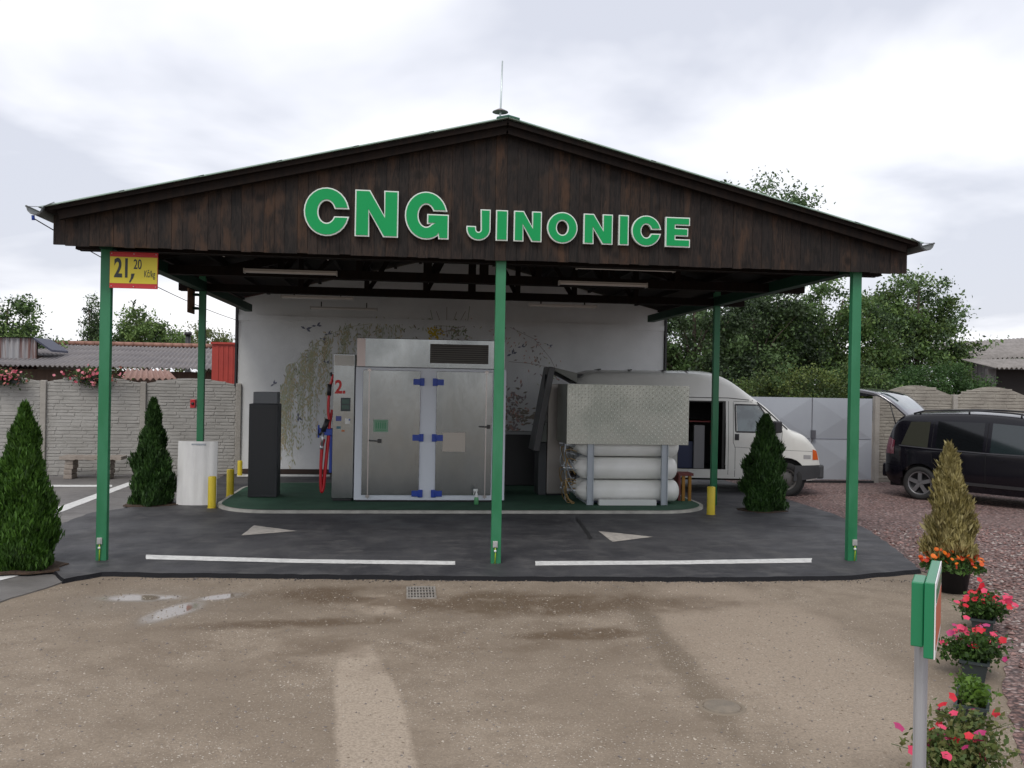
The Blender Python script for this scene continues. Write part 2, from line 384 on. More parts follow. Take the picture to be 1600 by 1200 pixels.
def iso(off):
    x0, x1, y0, y1, r = -2.95+off, 5.0-off, 13.82+off, 17.6-off, .95-off
    P = []
    for cx, cy, a0 in ((x1-r, y0+r, -90), (x1-r, y1-r, 0), (x0+r, y1-r, 90), (x0+r, y0+r, 180)):
        for k in range(9): a = R(a0+k*90/8); P.append((cx+r*math.cos(a), cy+r*math.sin(a)))
    return P
carpet = M('green_island_coating', (.018, .070, .038), .85, col2=(.028, .095, .052), scale=3, bump=.4, bscale=150)
mb = MB(); o_, i_ = iso(0), iso(.07); n = len(o_)
mb.add([(x, y, .036) for x, y in o_]+[(x, y, .085) for x, y in o_]+[(x, y, .085) for x, y in i_], [(i, (i+1) % n, n+(i+1) % n, n+i) for i in range(n)]+[(n+i, n+(i+1) % n, 2*n+(i+1) % n, 2*n+i) for i in range(n)])
isl = MB().add([(x, y, .09) for x, y in iso(.06)], [tuple(range(n))]).build('traffic_island', carpet, loc=(0, 0, 0)); tag(isl, kind='structure')
mb.build('kerb', [M('white_kerb_paint', (.55, .54, .48), .7, col2=(.30, .29, .26), scale=6, contrast=.5)], isl)
IZ = .092
# gravel stones near the viewer
rs = np.random.RandomState(5)
def stones(name, n, samp, smin, smax, mats, z):
    base = np.array([[1, 0, 0], [-1, 0, 0], [0, 1, 0], [0, -1, 0], [0, 0, 1], [0, 0, -1]], float)
    F = [(0, 2, 4), (2, 1, 4), (1, 3, 4), (3, 0, 4), (2, 0, 5), (1, 2, 5), (3, 1, 5), (0, 3, 5)]
    V = []; mi = []
    while len(V) < n*8:
        p = samp()
        if p is None: continue
        s = rs.uniform(smin, smax); q = base*(s*rs.uniform(.6, 1.2, 3)*np.array([1, 1, .6])) + rs.uniform(-.25, .25, (6, 3))*s
        a = rs.uniform(0, 6.28); ca, sa = math.cos(a), math.sin(a); q = q@np.array([[ca, sa, 0], [-sa, ca, 0], [0, 0, 1]])
        q = q+np.array([p[0], p[1], z+s*.25]); k = rs.choice(len(mats))
        for f in F: V.append(q[list(f)]); mi.append(k)
    o = polys(name, np.array(V), mats, mi, loc=(0, 0, 0), nv=3); return o
sm_ = [M('stone_dark', (.13, .072, .064), .8), M('stone_red', (.23, .13, .115), .8), M('stone_rose', (.31, .195, .175), .8), M('stone_grey', (.36, .31, .29), .8)]
def gs():
    y = 3.2+9.5*rs.rand()**1.8; x = rs.uniform(0, 9)
    lo = np.interp(y, [3.2, 5.2, 7.2, 8.6, 9.6], [2.95, 4.0, 5.25, 5.75, 6.2])-abs(rs.normal(0, .05))
    if x < lo or x > lo+4.2: return None
    return x, y
tag(stones('gravel_stones', 9000, gs, .010, .030, sm_, .006), 'loose reddish broken stones strewn over the gravel yard', 'gravel', kind='stuff')
pm_ = [M('grit_pale', (.40, .35, .29), .8), M('grit_tan', (.26, .21, .16), .8), M('grit_grey', (.17, .15, .14), .8)]
def ds():
    y = 3.6+5.6*rs.rand()**1.5; x = rs.uniform(-4.5, 4)
    if abs(x-.95) < .16 and y < 7: return None
    return x, y
tag(stones('loose_grit', 9000, ds, .0025, .0105, pm_, 0), 'fine pale grit scattered over the bare dirt', 'grit', kind='stuff')
# clods along the broken edge of the slab
def es():
    x = rs.uniform(-4.1, 6.0); return x, np.interp(x, [-4.1, -3.2, 0, 3.5, 5.6, 6], [9.56, 9.62, 9.42, 9.22, 9.24, 9.6])-rs.exponential(.05)-.03+.02*math.sin(x*9)
tag(stones('asphalt_crumbs', 1300, es, .003, .012, [M('crumb', (.035, .034, .035), .8), pm_[2], pm_[1]], 0), 'dark crumbs lying along the broken front edge of the asphalt', 'rubble', kind='stuff')
# ------------------------------------------------------------------ the covered station building
BX0, BX1, YF, YW = -3.57, 5.72, 10.12, 19.6
RX, RZ = 1.05, 4.97; EL, ER = (-3.75, 3.83), (5.86, 3.81); RY0, RY1 = 9.74, 20.1
station = thing('station_building', (RX, 14.8, 0), 'open fronted fuel station under a low gabled roof, dark planked gable and white rear wall', 'building')
# roof: metal sheet on top, dark deck below
rf = MB()
for (ex, ez) in (EL, ER):
    d = Vector((ex-RX, 0, ez-RZ)); nrm = Vector((-d.z, 0, d.x)).normalized()
    if nrm.z < 0: nrm = -nrm
    a0 = Vector((RX, RY0+.02, RZ-.02)); b0 = Vector((ex, RY0+.02, ez-.02)); L = RY1-RY0-.04
    v = [a0, b0, b0+Vector((0, L, 0)), a0+Vector((0, L, 0))]; v += [p-nrm*.05 for p in v]
    rf.add(v, [(0, 1, 2, 3), (4, 7, 6, 5), (0, 4, 5, 1), (1, 5, 6, 2), (2, 6, 7, 3), (3, 7, 4, 0)], 1)
    # standing seam sheet panels, each slightly proud at its overlap
    nS = 6
    for k in range(nS):
        t0, t1 = k/nS, (k+1)/nS+.012; p = a0.lerp(b0, t0)+nrm*(.030-.004*k); q = a0.lerp(b0, min(t1, 1.01))+nrm*(.018-.004*k+.004)
        q += Vector((0, -.03, 0)); p += Vector((0, -.03, 0)); LL = Vector((0, L+.05, 0))
        v = [p, q, q+LL, p+LL]; v += [x-nrm*.012 for x in v]
        rf.add(v, [(0, 1, 2, 3), (4, 7, 6, 5), (0, 4, 5, 1), (1, 5, 6, 2), (2, 6, 7, 3), (3, 7, 4, 0)], 0)
roof_m = M('roof_sheet', (.26, .38, .32), .4, .1, col2=(.36, .46, .40), scale=2)
roof = rf.build('roof', [roof_m, wood_dk], station)
cap = MB()
for s_, (ex, ez) in ((-1, EL), (1, ER)):
    d = (Vector((ex, 0, ez))-Vector((RX, 0, RZ))).normalized(); L = .13
    p = Vector((RX, RY0-.02, RZ+.028)); q = p+d*L+Vector((0, 0, .0)); LL = Vector((0, RY1-RY0+.04, 0))
    v = [p, q, q+LL, p+LL]; v += [x-Vector((0, 0, .02)) for x in v]
    cap.add(v, [(0, 1, 2, 3), (4, 7, 6, 5), (0, 4, 5, 1), (1, 5, 6, 2), (2, 6, 7, 3), (3, 7, 4, 0)])
cap.build('ridge_cap', M('ridge_green', (.02, .10, .06), .4), roof)
# barge boards
for s_, (ex, ez) in ((-1, EL), (1, ER)):
    b = MB(); a = Vector((RX, 9.83, RZ-.105)); q = Vector((ex+.12*(-s_)*1, 9.83, ez-.095-.0*s_)); b.bar(a, q, .045, .095, up=(0, 0, 1)); b.build('barge_board', wood_dk, station)
# gable planks
pk = []
for i, (c1, c2) in enumerate((((.034, .023, .018), (.010, .008, .0075)), ((.027, .019, .016), (.009, .0075, .007)), ((.038, .024, .017), (.011, .008, .007)), ((.022, .017, .015), (.008, .007, .0068)))):
    g = NT('gable_plank_%s' % 'abcd'[i])
    gr = g.noise(4, 7, st=(7, 1, .8), dist=2.2); kn = g.vor(3.6)
    kd = g.rng(g.math('ADD', kn.outputs['Distance'], g.math('MULTIPLY', g.noise(9), .12)), .33, .14)
    col = g.mix(g.rng(gr, .35, .68), c1, c2); col = g.mix(g.math('MULTIPLY', g.rng(g.noise(2.6, 4, st=(3, 1, 1)), .5, .68), .6), col, (c1[0]*2.0, c1[1]*1.65, c1[2]*1.3))
    g.b.inputs['Specular IOR Level'].default_value = .2
    col = g.mix(g.math('MULTIPLY', kd, .85), col, (.008, .006, .005))
    pk.append(g.done(col, .62, gr, .5, .006))
pl = MB(); rp = random.Random(11); x = -3.72
def roofz(x): 
    ex, ez = EL if x < RX else ER
    return RZ+(ez-RZ)*(x-RX)/(ex-RX)
FX1 = 5.82
while x < FX1-.01:
    wd = rp.uniform(.105, .135); x1 = min(x+wd, FX1); yo = rp.uniform(0, .005); zb = 3.44+rp.uniform(-.008, .004); k = rp.choices(range(4), (4, 4, 1.3, 4))[0]
    xa, xb = x+.0013, x1-.0013; y0, y1 = 9.93-yo, 9.955
    za, zc = roofz(xa)-.09, roofz(xb)-.09
    v = [(xa, y0, zb), (xb, y0, zb), (xb, y0, zc), (xa, y0, za), (xa, y1, zb), (xb, y1, zb), (xb, y1, zc), (xa, y1, za)]
    pl.add(v, [(0, 1, 2, 3), (4, 7, 6, 5), (0, 4, 5, 1), (1, 5, 6, 2), (2, 6, 7, 3), (3, 7, 4, 0)], k); x = x1
pl.add([(-3.72, 9.96, 3.45), (FX1, 9.96, 3.45), (FX1, 9.96, roofz(FX1)-.1), (RX, 9.96, RZ-.1), (-3.72, 9.96, roofz(-3.72)-.1)], [(0, 1, 2, 3, 4)], 3)
pl.build('gable_boards', pk, station)
# posts (front three, rear two) with clamp and earthing wire
clampm = M('clamp_zinc', (.5, .5, .5), .5, .6); wirem = M('earth_wire', (.35, .48, .03), .5)
for (px, py, fr) in ((-3.30, 10.34, 1), (1.03, 10.06, 1), (5.27, 10.10, 1), (-3.28, 14.9, 0), (5.27, 14.9, 0)):
    b = MB(); wv = .056 if fr else .052; b.box(px-wv, px+wv, py-wv, py-wv+.085, .034, 3.70)
    p = b.build('post', green, station, bevel=.006)
    pass
    if fr:
        cx = px-.012 if px < 3 else px+.02
        b = MB(); b.box(cx-.026, cx+.026, py-wv-.022, py-wv-.002, .225, .295); b.box(cx-.017, cx+.017, py-wv-.032, py-wv-.022, .235, .285, 1)
        b.build('earth_clamp', [M('clamp_plate', (.42, .42, .40), .6), clampm], p)
        b = MB(); b.tube([(cx, py-wv-.014, .23), (cx+.004, py-wv-.016, .15), (cx, py-wv-.01, .04)], .007, 6); b.lathe([(0, -.012), (.014, -.01), (.014, .01), (0, .012)], (cx, py-wv-.018, .185), 'y', 8, 1)
        b.build('earth_wire', [wirem, M('clamp_white', (.7, .7, .68), .5)], p)
# beams, purlins and trusses
for x in (-3.28, 5.27):
    b = MB(); b.box(x-.07, x+.07, YF+.1, 19.1, 3.455, 3.60); b.build('side_beam', green_dk, station)
def truss(y, cz=3.46):
    b = MB(); zc = cz+.06
    b.bar((-3.65, y, zc), (5.75, y, zc), .10, .12); b.bar((-3.65, y+.11, zc), (5.75, y+.11, zc), .04, .12)
    for (ex, ez), s_ in ((EL, -1), (ER, 1)):
        b.bar((RX, y, RZ-.20), (ex-.15*s_, y, ez-.18), .09, .14)
        for fr in (.16, .36, .58):
            xx = RX+(ex-RX)*fr; b.bar((xx, y, zc), (xx, y, roofz(xx)-.2), .08, .09, up=(0, 1, 0))
            x2 = RX+(ex-RX)*(fr-.13); b.bar((xx, y+.05, zc), (x2, y+.05, roofz(x2)-.2), .07, .08, up=(0, 1, 0))
    b.bar((RX, y, zc), (RX, y, RZ-.15), .12, .12, up=(0, 1, 0))
    b.build('roof_truss', wood_dk, station)
for y in (10.42, 12.55, 14.9): truss(y)
b = MB()
for (ex, ez) in (EL, ER):
    for k in range(9):
        t = (k+.5)/9; xx = RX+(ex-RX)*t; b.bar((xx, 9.98, roofz(xx)-.115), (xx, YW, roofz(xx)-.115), .06, .08)
b.build('purlins', wood_dk, station)
# rear wall with the painted tree
wallm = M('white_render', (.70, .71, .71), .85, col2=(.62, .63, .63), scale=1.2, bump=.25, bscale=40)
b = MB(); z1, z2, zr = roofz(BX0)-.12, roofz(BX1)-.12, RZ-.12
b.prism([(BX0, .03), (BX1, .03), (BX1, z2), (RX, zr), (BX0, z1)], lambda a, c, d: (a, d, c), YW, YW+.3)
b.box(BX0, BX1, YW-.03, YW-.002, 3.30, 3.42)
wall = b.build('rear_wall', wallm, station)
b = MB(); b.box(BX0, BX1, YW-.024, YW-.002, .036, .145); b.build('plinth', M('brown_plinth', (.045, .028, .022), .8), wall)
for x in (BX0-.06, BX1+.02):
    b = MB(); b.box(x, x+.04, YW-.05, YW+.25, .04 if x > 0 else 1.9, 3.72); b.build('corner_trim', black, wall)
# ------------------------------------------------------------------ painted tree on the rear wall (flat paint)
rm = random.Random(21)
mur = MB(); my = YW-.0045; mu_m = [M('mural_'+n, c, .85) for n, c in (('olive', (.40, .40, .26)), ('ochre', (.50, .42, .26)), ('sage', (.44, .48, .38)), ('navy', (.14, .15, .21)), ('bark', (.26, .23, .19)), ('coral', (.52, .33, .28)), ('yellow', (.55, .40, .04)), ('leafgreen', (.22, .26, .16)), ('dusk', (.33, .29, .29)))]
lay = [0]
def mp_(u, v): p = at(u, v, my); lay[0] += 1; return Vector((p.x, my-.00002*(lay[0] % 90), p.z))
def ribbon(pts, w, m):
    P = [mp_(*p) for p in pts]; y = P[0].y
    for i in range(len(P)-1):
        a, b = P[i], P[i+1]; d = (b-a); n = Vector((-d.z, 0, d.x)).normalized()*w*.5*(1-.5*i/len(P))
        mur.add([(q.x, y, q.z) for q in (a-n, b-n*.8, b+n*.8, a+n)], [(0, 1, 2, 3)], m)
def dab(u, v, l, w, a, m):
    p = mp_(u, v); c, s = math.cos(a), math.sin(a)
    mur.add([(p.x+c*x-s*z, p.y, p.z+s*x+c*z) for x, z in ((-l, 0), (0, -w), (l, 0), (0, w))], [(0, 1, 2, 3)], m)
arch = [(438, 612), (452, 580), (478, 548), (510, 524), (550, 510), (600, 503), (660, 506), (720, 512)]
def arch_at(t):
    k = t*(len(arch)-1); i = min(int(k), len(arch)-2); f = k-i; return arch[i][0]*(1-f)+arch[i+1][0]*f, arch[i][1]*(1-f)+arch[i+1][1]*f
ribbon(arch[::-1], .012, 0)
for k in range(64):
    u, v = arch_at(rm.random()**.9*.8); u += rm.uniform(-6, 6); v += rm.uniform(-4, 10)
    L = rm.uniform(30, 150)*(1 if u < 540 else .4); n = int(L/7)+2; pts = []; uu, vv = u, v; dr = rm.uniform(-.55, .15)
    for i in range(n): pts.append((uu, vv)); uu += dr*4+rm.uniform(-1.3, 1.3); vv += 7; dr *= .88
    m0 = rm.choice((0, 1, 2, 0)); ribbon(pts, .008, m0)
    for (a, b) in pts:
        for _ in range(2):
            dab(a+rm.uniform(-4, 4), b+rm.uniform(-3, 3), rm.uniform(.028, .058), rm.uniform(.008, .015), rm.uniform(.8, 2.4), rm.choice((m0, m0, 1, 2, 0)))
for k in range(150):
    u, v = arch_at(rm.random()); dab(u+rm.uniform(-8, 22), v+rm.uniform(-8, 24), rm.uniform(.03, .06), rm.uniform(.01, .018), rm.uniform(0, 3.1), rm.choice((0, 2, 7, 4)))
arch2 = [(690, 520), (740, 505), (790, 508), (835, 530), (860, 560), (872, 585)]
ribbon(arch2, .014, 8); ribbon([(795, 565), (830, 568), (858, 574), (870, 590)], .012, 8)
for k in range(150):
    t = rm.random()*(len(arch2)-1); i = min(int(t), len(arch2)-2); f = t-i
    u = arch2[i][0]*(1-f)+arch2[i+1][0]*f; v = arch2[i][1]*(1-f)+arch2[i+1][1]*f
    dab(u+rm.uniform(-22, 10), v+rm.uniform(-10, 40), rm.uniform(.02, .05), rm.uniform(.008, .016), rm.uniform(0, 3.1), rm.choice((5, 5, 4, 0, 8)))
for k in range(6): ribbon([(672+k*13+rm.uniform(-4, 4), 478+rm.uniform(0, 10)), (676+k*11, 500), (684+k*7, 524)], .012, rm.choice((4, 7)))
for k in range(46): dab(680+rm.gauss(0, 6), 521+rm.gauss(0, 5), .04, .02, rm.uniform(0, 3.1), 6)
for k in range(26): dab(712+rm.gauss(0, 8), 519+rm.gauss(0, 6), .045, .02, rm.uniform(0, 3.1), rm.choice((7, 4)))
for k in range(150): dab(802+rm.gauss(0, 10), 645+rm.gauss(0, 22), rm.uniform(.03, .07), .022, rm.uniform(0, 3.1), rm.choice((8, 4, 8, 5)))
for k in range(40): dab(822+rm.uniform(-12, 14), 650+rm.gauss(0, 5), .06, .02, .2, 4)
def bird(u, v, s, a, m=3):
    for da, l in ((0, 1), (2.3, .8), (-.9, .7)): dab(u+5*s*math.cos(a+da), v-4*s*math.sin(a+da), .075*s*l, .024*s, a+da, m)
for q in ((478, 514, 1.0, .3), (495, 509, .9, .9), (513, 522, .7, 1.1), (504, 530, .6, .4), (428, 600, .7, 1.5), (466, 652, .9, -.7), (510, 566, .6, .5), (815, 542, .7, 1), (858, 540, .6, .2), (800, 553, 1, 1.3)): bird(*q)
mur.build('mural', mu_m, wall)
# ------------------------------------------------------------------ gutters, lightning rod, cable
gut_m = M('gutter_sheet', (.16, .17, .165), .5, .3, col2=(.11, .12, .115), scale=4)
for s_, (gx, gz) in ((-1, (-3.825, 3.79)), (1, (5.935, 3.765))):
    b = MB(); n = 14; r0, r1 = .076, .071
    pr = [(gx+r*math.cos(R(180+180*k/n)), gz+r*math.sin(R(180+180*k/n))) for r, ks in ((r0, range(n+1)), (r1, range(n, -1, -1))) for k in ks]
    m_n = len(pr); v = [(x, y, z) for y in (9.70, 20.2) for x, z in pr]
    b.add(v, [(i, (i+1) % m_n, m_n+(i+1) % m_n, m_n+i) for i in range(m_n)]+[(k, k+1, m_n-2-k, m_n-1-k) for k in range(n)], 0, False)
    b.tube([(gx+s_*.078, 9.70, gz+.004), (gx+s_*.078, 20.2, gz+.004)], .011, 8)
    gt = b.build('gutter', gut_m, roof)
    b = MB()
    for k in range(9):
        y = 9.72+k*1.28; b.cut(); b.bar((gx-.085, y, gz+.006), (gx+.085, y, gz+.006), .02, .004); b.bar((gx-s_*.08, y, gz+.01), (gx-s_*.19, y, gz+.06), .02, .004)
        for j in range(6): a0, a1 = R(180+30*j), R(210+30*j); b.bar((gx+.08*math.cos(a0), y, gz+.08*math.sin(a0)), (gx+.08*math.cos(a1), y, gz+.08*math.sin(a1)), .022, .004)
    b.split('gutter_bracket', galv, gt)
b = MB(); b.tube([(.985, 10.05, 4.86), (.99, 10.05, 5.0), (.995, 10.04, 5.16), (1.005, 10.03, 5.69)], [.012, .012, .011, .008], 8)
rod = b.build('lightning_rod', M('rod_metal', (.5, .56, .56), .4, .7), roof)
b = MB(); b.lathe([(.0, .02), (.03, .018), (.088, -.012), (.09, -.018), (.03, .008), (0, .008)], (.993, 10.05, 5.135), 'z', 24); b.build('rain_collar', M('collar_rubber', (.16, .14, .14), .6), rod)
cab = MB(); P0 = Vector((-3.85, 9.75, 3.68)); P1 = Vector((-3.60, 19.55, 3.30)); pts = []
for k in range(40):
    t = k/39; p = P0.lerp(P1, t); p.z -= .10*4*t*(1-t)+.0; pts.append(p)
cab.tube(pts, .006, 6)
c_ = thing('overhead_cable', (-4.0, 9.8, 3.6), 'thin dark cable sagging from the left gutter end back to the rear wall', 'cable')
cab.build('wire', black, c_); b = MB(); b.tube([(-3.85, 9.74, 3.71), (-3.85, 9.75, 3.66)], .016, 8); b.build('end_clip', blue, c_)
# ------------------------------------------------------------------ strip lamps under the roof
lampm = M('lamp_diffuser', (.60, .56, .52), .35, col2=(.52, .48, .45), scale=2); lamph = M('lamp_housing', (.42, .40, .38), .5)
def strip(xc, y, z, L, lab):
    t = thing('strip_lamp', (xc, y, z), lab, 'lamp', 'strip lamps under the roof')
    b = MB(); b.box(xc-L/2, xc+L/2, y-.045, y+.045, z+.036, z+.062); b.build('housing', lamph, t); b = MB(); b.box(xc-L/2+.2, xc-L/2+.22, y-.01, y+.01, z+.062, z+.16); b.cut().box(xc+L/2-.22, xc+L/2-.2, y-.01, y+.01, z+.062, z+.16); b.split('hanger', wood_dk, t)
    b = MB(); n = 10
    pr = [(y+.052*math.cos(R(180+180*k/n)), z+.036+.026*math.sin(R(180+180*k/n))) for k in range(n+1)]
    b.prism(pr, lambda a, c, d: (d, a, c), xc-L/2+.012, xc+L/2-.012, smooth=False); b.build('diffuser', lampm, t)
    b = MB()
    for x0 in (xc-L/2-.004, xc+L/2-.012): b.cut().box(x0, x0+.016, y-.055, y+.055, z+.004, z+.066)
    b.split('end_cap', lamph, t)
strip(-1.57, 10.9, 3.50, 1.22, 'strip lamp half hidden by the gable boards, front one of the left row')
strip(-1.57, 12.3, 3.47, 1.22, 'strip lamp in full view, middle one of the left row under the roof')
strip(-1.50, 15.2, 3.40, 1.18, 'dim strip lamp at the back of the left row, above the rear wall')
strip(2.68, 10.9, 3.485, 1.24, 'strip lamp tucked just below the gable boards, front one of the right row')
strip(2.68, 12.2, 3.43, 1.24, 'strip lamp in full view, middle one of the right row under the roof')
strip(2.64, 15.2, 3.375, 1.18, 'dim strip lamp at the back of the right row, near the right rear beam')
strip(-1.25, 17.9, 3.44, 1.3, 'unlit dark strip lamp farthest back on the left, close to the rear wall')
# ------------------------------------------------------------------ lettering
def curve_mesh(splines, ext, fn):
    cu = bpy.data.curves.new('outline', 'CURVE'); cu.dimensions = '2D'; cu.fill_mode = 'BOTH'; cu.extrude = ext
    for sp in splines:
        s = cu.splines.new('POLY'); s.points.add(len(sp)-1); s.use_cyclic_u = True
        for q, (a, c) in zip(s.points, sp): q.co = (a, c, 0, 1)
    o = bpy.data.objects.new('outline', cu); COL.objects.link(o); return grab(o, cu, fn)
def grab(o, cu, fn):
    bpy.context.view_layer.update(); dg = bpy.context.evaluated_depsgraph_get(); me = bpy.data.meshes.new_from_object(o.evaluated_get(dg))
    v = [fn(p.co) for p in me.vertices]; f = [tuple(p.vertices) for p in me.polygons]
    bpy.data.objects.remove(o); bpy.data.curves.remove(cu); bpy.data.meshes.remove(me); return v, f
def text_mesh(txt, h, sx, weight, ext, fn):
    cu = bpy.data.curves.new('text', 'FONT'); cu.body = txt; cu.size = 1; cu.extrude = ext; cu.offset = weight; cu.fill_mode = 'BOTH'
    o = bpy.data.objects.new('text', cu); COL.objects.link(o)
    v, f = grab(o, cu, lambda c: Vector(c))
    if not v: return [], []
    return [fn(Vector((p.x*h*sx, p.y*h, p.z))) for p in v], f
def offp(poly, d):
    n = len(poly); A = sum(poly[i][0]*poly[(i+1) % n][1]-poly[(i+1) % n][0]*poly[i][1] for i in range(n)); sg = 1 if A > 0 else -1; o = []
    for i in range(n):
        p0, p1, p2 = Vector(poly[i-1]), Vector(poly[i]), Vector(poly[(i+1) % n]); a = (p1-p0).normalized(); b = (p2-p1).normalized()
        na, nb = Vector((a.y, -a.x))*sg, Vector((b.y, -b.x))*sg; m = (na+nb)
        if m.length < .3: m = na
        m.normalize(); k = d/max(.45, m.dot(na)); o.append(tuple(p1+m*k))
    return o
def arc(cx, cy, rx, ry, a0, a1, n=26): return [(cx+rx*math.cos(R(a0+(a1-a0)*k/n)), cy+ry*math.sin(R(a0+(a1-a0)*k/n))) for k in range(n+1)]
def glyph(c):
    if c == 'C': return .93, [arc(.46, .5, .46, .52, 11.5, 346)+arc(.46, .5, .205, .28, 333, 21)]
    if c == 'G': return .97, [arc(.47, .5, .47, .52, 15.5, 304)+[(.765, .13), (.785, 0), (.97, 0), (.97, .51), (.52, .51), (.52, .34), (.70, .34)]+arc(.47, .5, .21, .285, 312, 29)]
    if c == 'N': return .92, [[(0, 0), (0, 1), (.29, 1), (.65, .40), (.65, 1), (.92, 1), (.92, 0), (.63, 0), (.27, .60), (.27, 0)]]
    if c == 'O': return 1.0, [arc(.5, .5, .5, .52, 0, 352, 44), arc(.5, .5, .235, .29, 0, 352, 44)]
    if c == 'I': return .30, [[(0, 0), (0, 1), (.3, 1), (.3, 0)]]
    if c == 'J': return .78, [[(.50, 1), (.78, 1), (.78, .34)]+arc(.39, .34, .39, .36, 0, -180, 20)[1:]+[(0, .40), (.26, .40)]+arc(.39, .33, .125, .13, -180, 0, 12)]
    if c == 'E': return .80, [[(0, 0), (0, 1), (.79, 1), (.79, .79), (.28, .79), (.28, .61), (.73, .61), (.73, .40), (.28, .40), (.28, .21), (.80, .21), (.80, 0)]]
lg = M('letter_green', (.003, .29, .082), .5, spec=.25); lw = M('letter_rim', (.66, .72, .68), .4)
sign = thing('name_sign', (1.0, 9.9, 3.64), 'large green letters with pale rims reading CNG JINONICE on the dark gable', 'sign')
ends = [('C', 475, 546), ('N', 555, 622), ('G', 633, 701), ('J', 729, 766), ('I', 775, 793), ('N', 803, 846), ('O', 855, 902), ('N', 912, 957), ('I', 967, 982), ('C', 987, 1033), ('E', 1040, 1078)]
for i, (c, u0, u1) in enumerate(ends):
    big = i < 3; z0 = 3.650 if big else 3.657; H = .478 if big else .312
    vm = 335 if big else 360; x0 = at(u0, vm, 9.87).x+.011; x1 = at(u1, vm, 9.87).x-.011
    gw, sp = glyph(c); S = [[(x0+a/gw*(x1-x0), z0+b*H) for a, b in q] for q in sp]
    rim = [offp(S[0], .014 if big else .013)]+[offp(q, -.013) for q in S[1:]]
    b = MB(); v, f = curve_mesh(rim, .020, lambda p: (p.x, 9.888-p.z, p.y)); b.add(v, f, 0)
    v, f = curve_mesh(S, .006, lambda p: (p.x, 9.866-p.z, p.y)); b.add(v, f, 1)
    b.build('letter', [lw, lg], sign)
# price sign on the left front post
ps = thing('price_sign', (-3.0, 10.2, 3.0), 'yellow and red price board reading 21,20 on the left front post', 'sign', 'price boards')
p0, p1 = at(172.5, 393, 10.23), at(246.5, 452, 10.23); b = MB(); b.box(p0.x, p1.x, 10.215, 10.235, p1.z, p0.z)
pb = b.build('board', M('sign_red', (.55, .03, .035), .45), ps, bevel=.003)
b = MB(); hh = p0.z-p1.z; b.box(p0.x+.004, p1.x-.004, 10.211, 10.2145, p1.z+hh*.135, p0.z-hh*.14); b.build('price_panel', M('sign_yellow', (.74, .62, .045), .5, col2=(.68, .57, .045), scale=3), ps)
tx = M('sign_text', (.035, .045, .05), .6); b = MB()
for t, u, v, h, sx, wt in (('21', 178, 432, .285, .60, .030), ('20', 208.5, 420, .150, .58, .012), ('Kč/kg', 225, 433, .105, .46, .006)):
    q = at(u, v, 10.21); vv, ff = text_mesh(t, h, sx, wt, .0008, lambda p: (q.x+p.x, 10.2095-p.z, q.z+p.y)); b.add(vv, ff)
q2 = [at(u, v, 10.21) for u, v in ((205, 427.5), (210.5, 427.5), (208.5, 434), (203.5, 441.5), (201.5, 441), (204.5, 434))]; b.prism([(p.x, p.z) for p in q2], lambda a, c, d: (a, d, c), 10.2085, 10.2102)
b.build('price_text', tx, ps)
b = MB()
for x in (p0.x+.02, (p0.x+p1.x)/2, p1.x-.02):
    for z in (p1.z+.02, p0.z-.02): b.cut().lathe([(0, -.004), (.006, -.003), (.006, 0)], (x, 10.2145, z), 'y', 8)
b.split('screw', alu, ps)
ps2 = thing('price_sign', (-3.4, 14.8, 3.1), 'second price board seen from its dark back on the left rear post', 'sign', 'price boards')
b = MB(); b.box(-3.44, -3.425, 14.55, 15.0, 3.09, 3.47); b.build('board', M('sign_back', (.16, .07, .03), .6), ps2)
b = MB(); b.box(-3.425, -3.35, 14.85, 14.95, 3.16, 3.2); b.cut().box(-3.425, -3.35, 14.85, 14.95, 3.38, 3.42); b.split('bracket', green_dk, ps2)
rb = thing('alarm_box', (-3.37, 14.85, 1.6), 'small red call box fixed to the side of the left rear post', 'box')
b = MB(); b.box(-3.43, -3.352, 14.81, 14.93, 1.58, 1.72); b.build('housing', red, rb, bevel=.008); b = MB(); b.lathe([(0, -.012), (.022, -.01), (.024, 0)], (-3.39, 14.808, 1.65), 'y', 12); b.build('button', black, rb)
# ------------------------------------------------------------------ machines on the island
CY = 14.78
def PX(u, v, y=CY): p = at(u, v, y); return p.x, p.z
cx0, cx1 = PX(554, 700)[0], PX(789, 700)[0]; ctop = PX(660, 530)[1]; zb = PX(560, 573)[1]
comp = thing('compressor_cabinet', ((cx0+cx1)/2, 15.6, IZ), 'large stainless steel cabinet with two doors, blue hinges and a louvred vent', 'cabinet')
b = MB(); b.box(cx0, cx1, CY, 16.6, IZ+.03, zb-.004); b.box(cx0+.03, cx1-.03, CY+.03, 16.5, IZ, IZ+.03, 1); b.build('frame', [frame_grey, black], comp, bevel=.004)
b = MB(); xa = PX(558, 550)[0]; b.box(xa, cx1-.03, CY-.03, 16.4, zb, ctop); top = b.build('top_housing', steel, comp, bevel=.008)
rx = M('warm_steel_edge', (.42, .36, .34), .35, .8); b = MB(); b.box(xa+.002, PX(571, 550)[0], CY-.034, CY-.0305, zb+.01, ctop-.01); b.build('edge_plate', rx, top)
lx0, lx1 = PX(672, 550)[0], PX(763, 550)[0]; lz0, lz1 = PX(700, 568)[1], PX(700, 538)[1]
b = MB()
for (a, c, d, e_) in ((lx0-.045, lx1+.045, lz1, lz1+.035), (lx0-.045, lx1+.045, lz0-.035, lz0), (lx0-.045, lx0, lz0, lz1), (lx1, lx1+.045, lz0, lz1)): b.box(a, c, CY-.042, CY-.031, d, e_)
lf = b.build('vent_frame', steel, top); b = MB(); b.box(lx0, lx1, CY-.033, CY-.0315, lz0, lz1, 1)
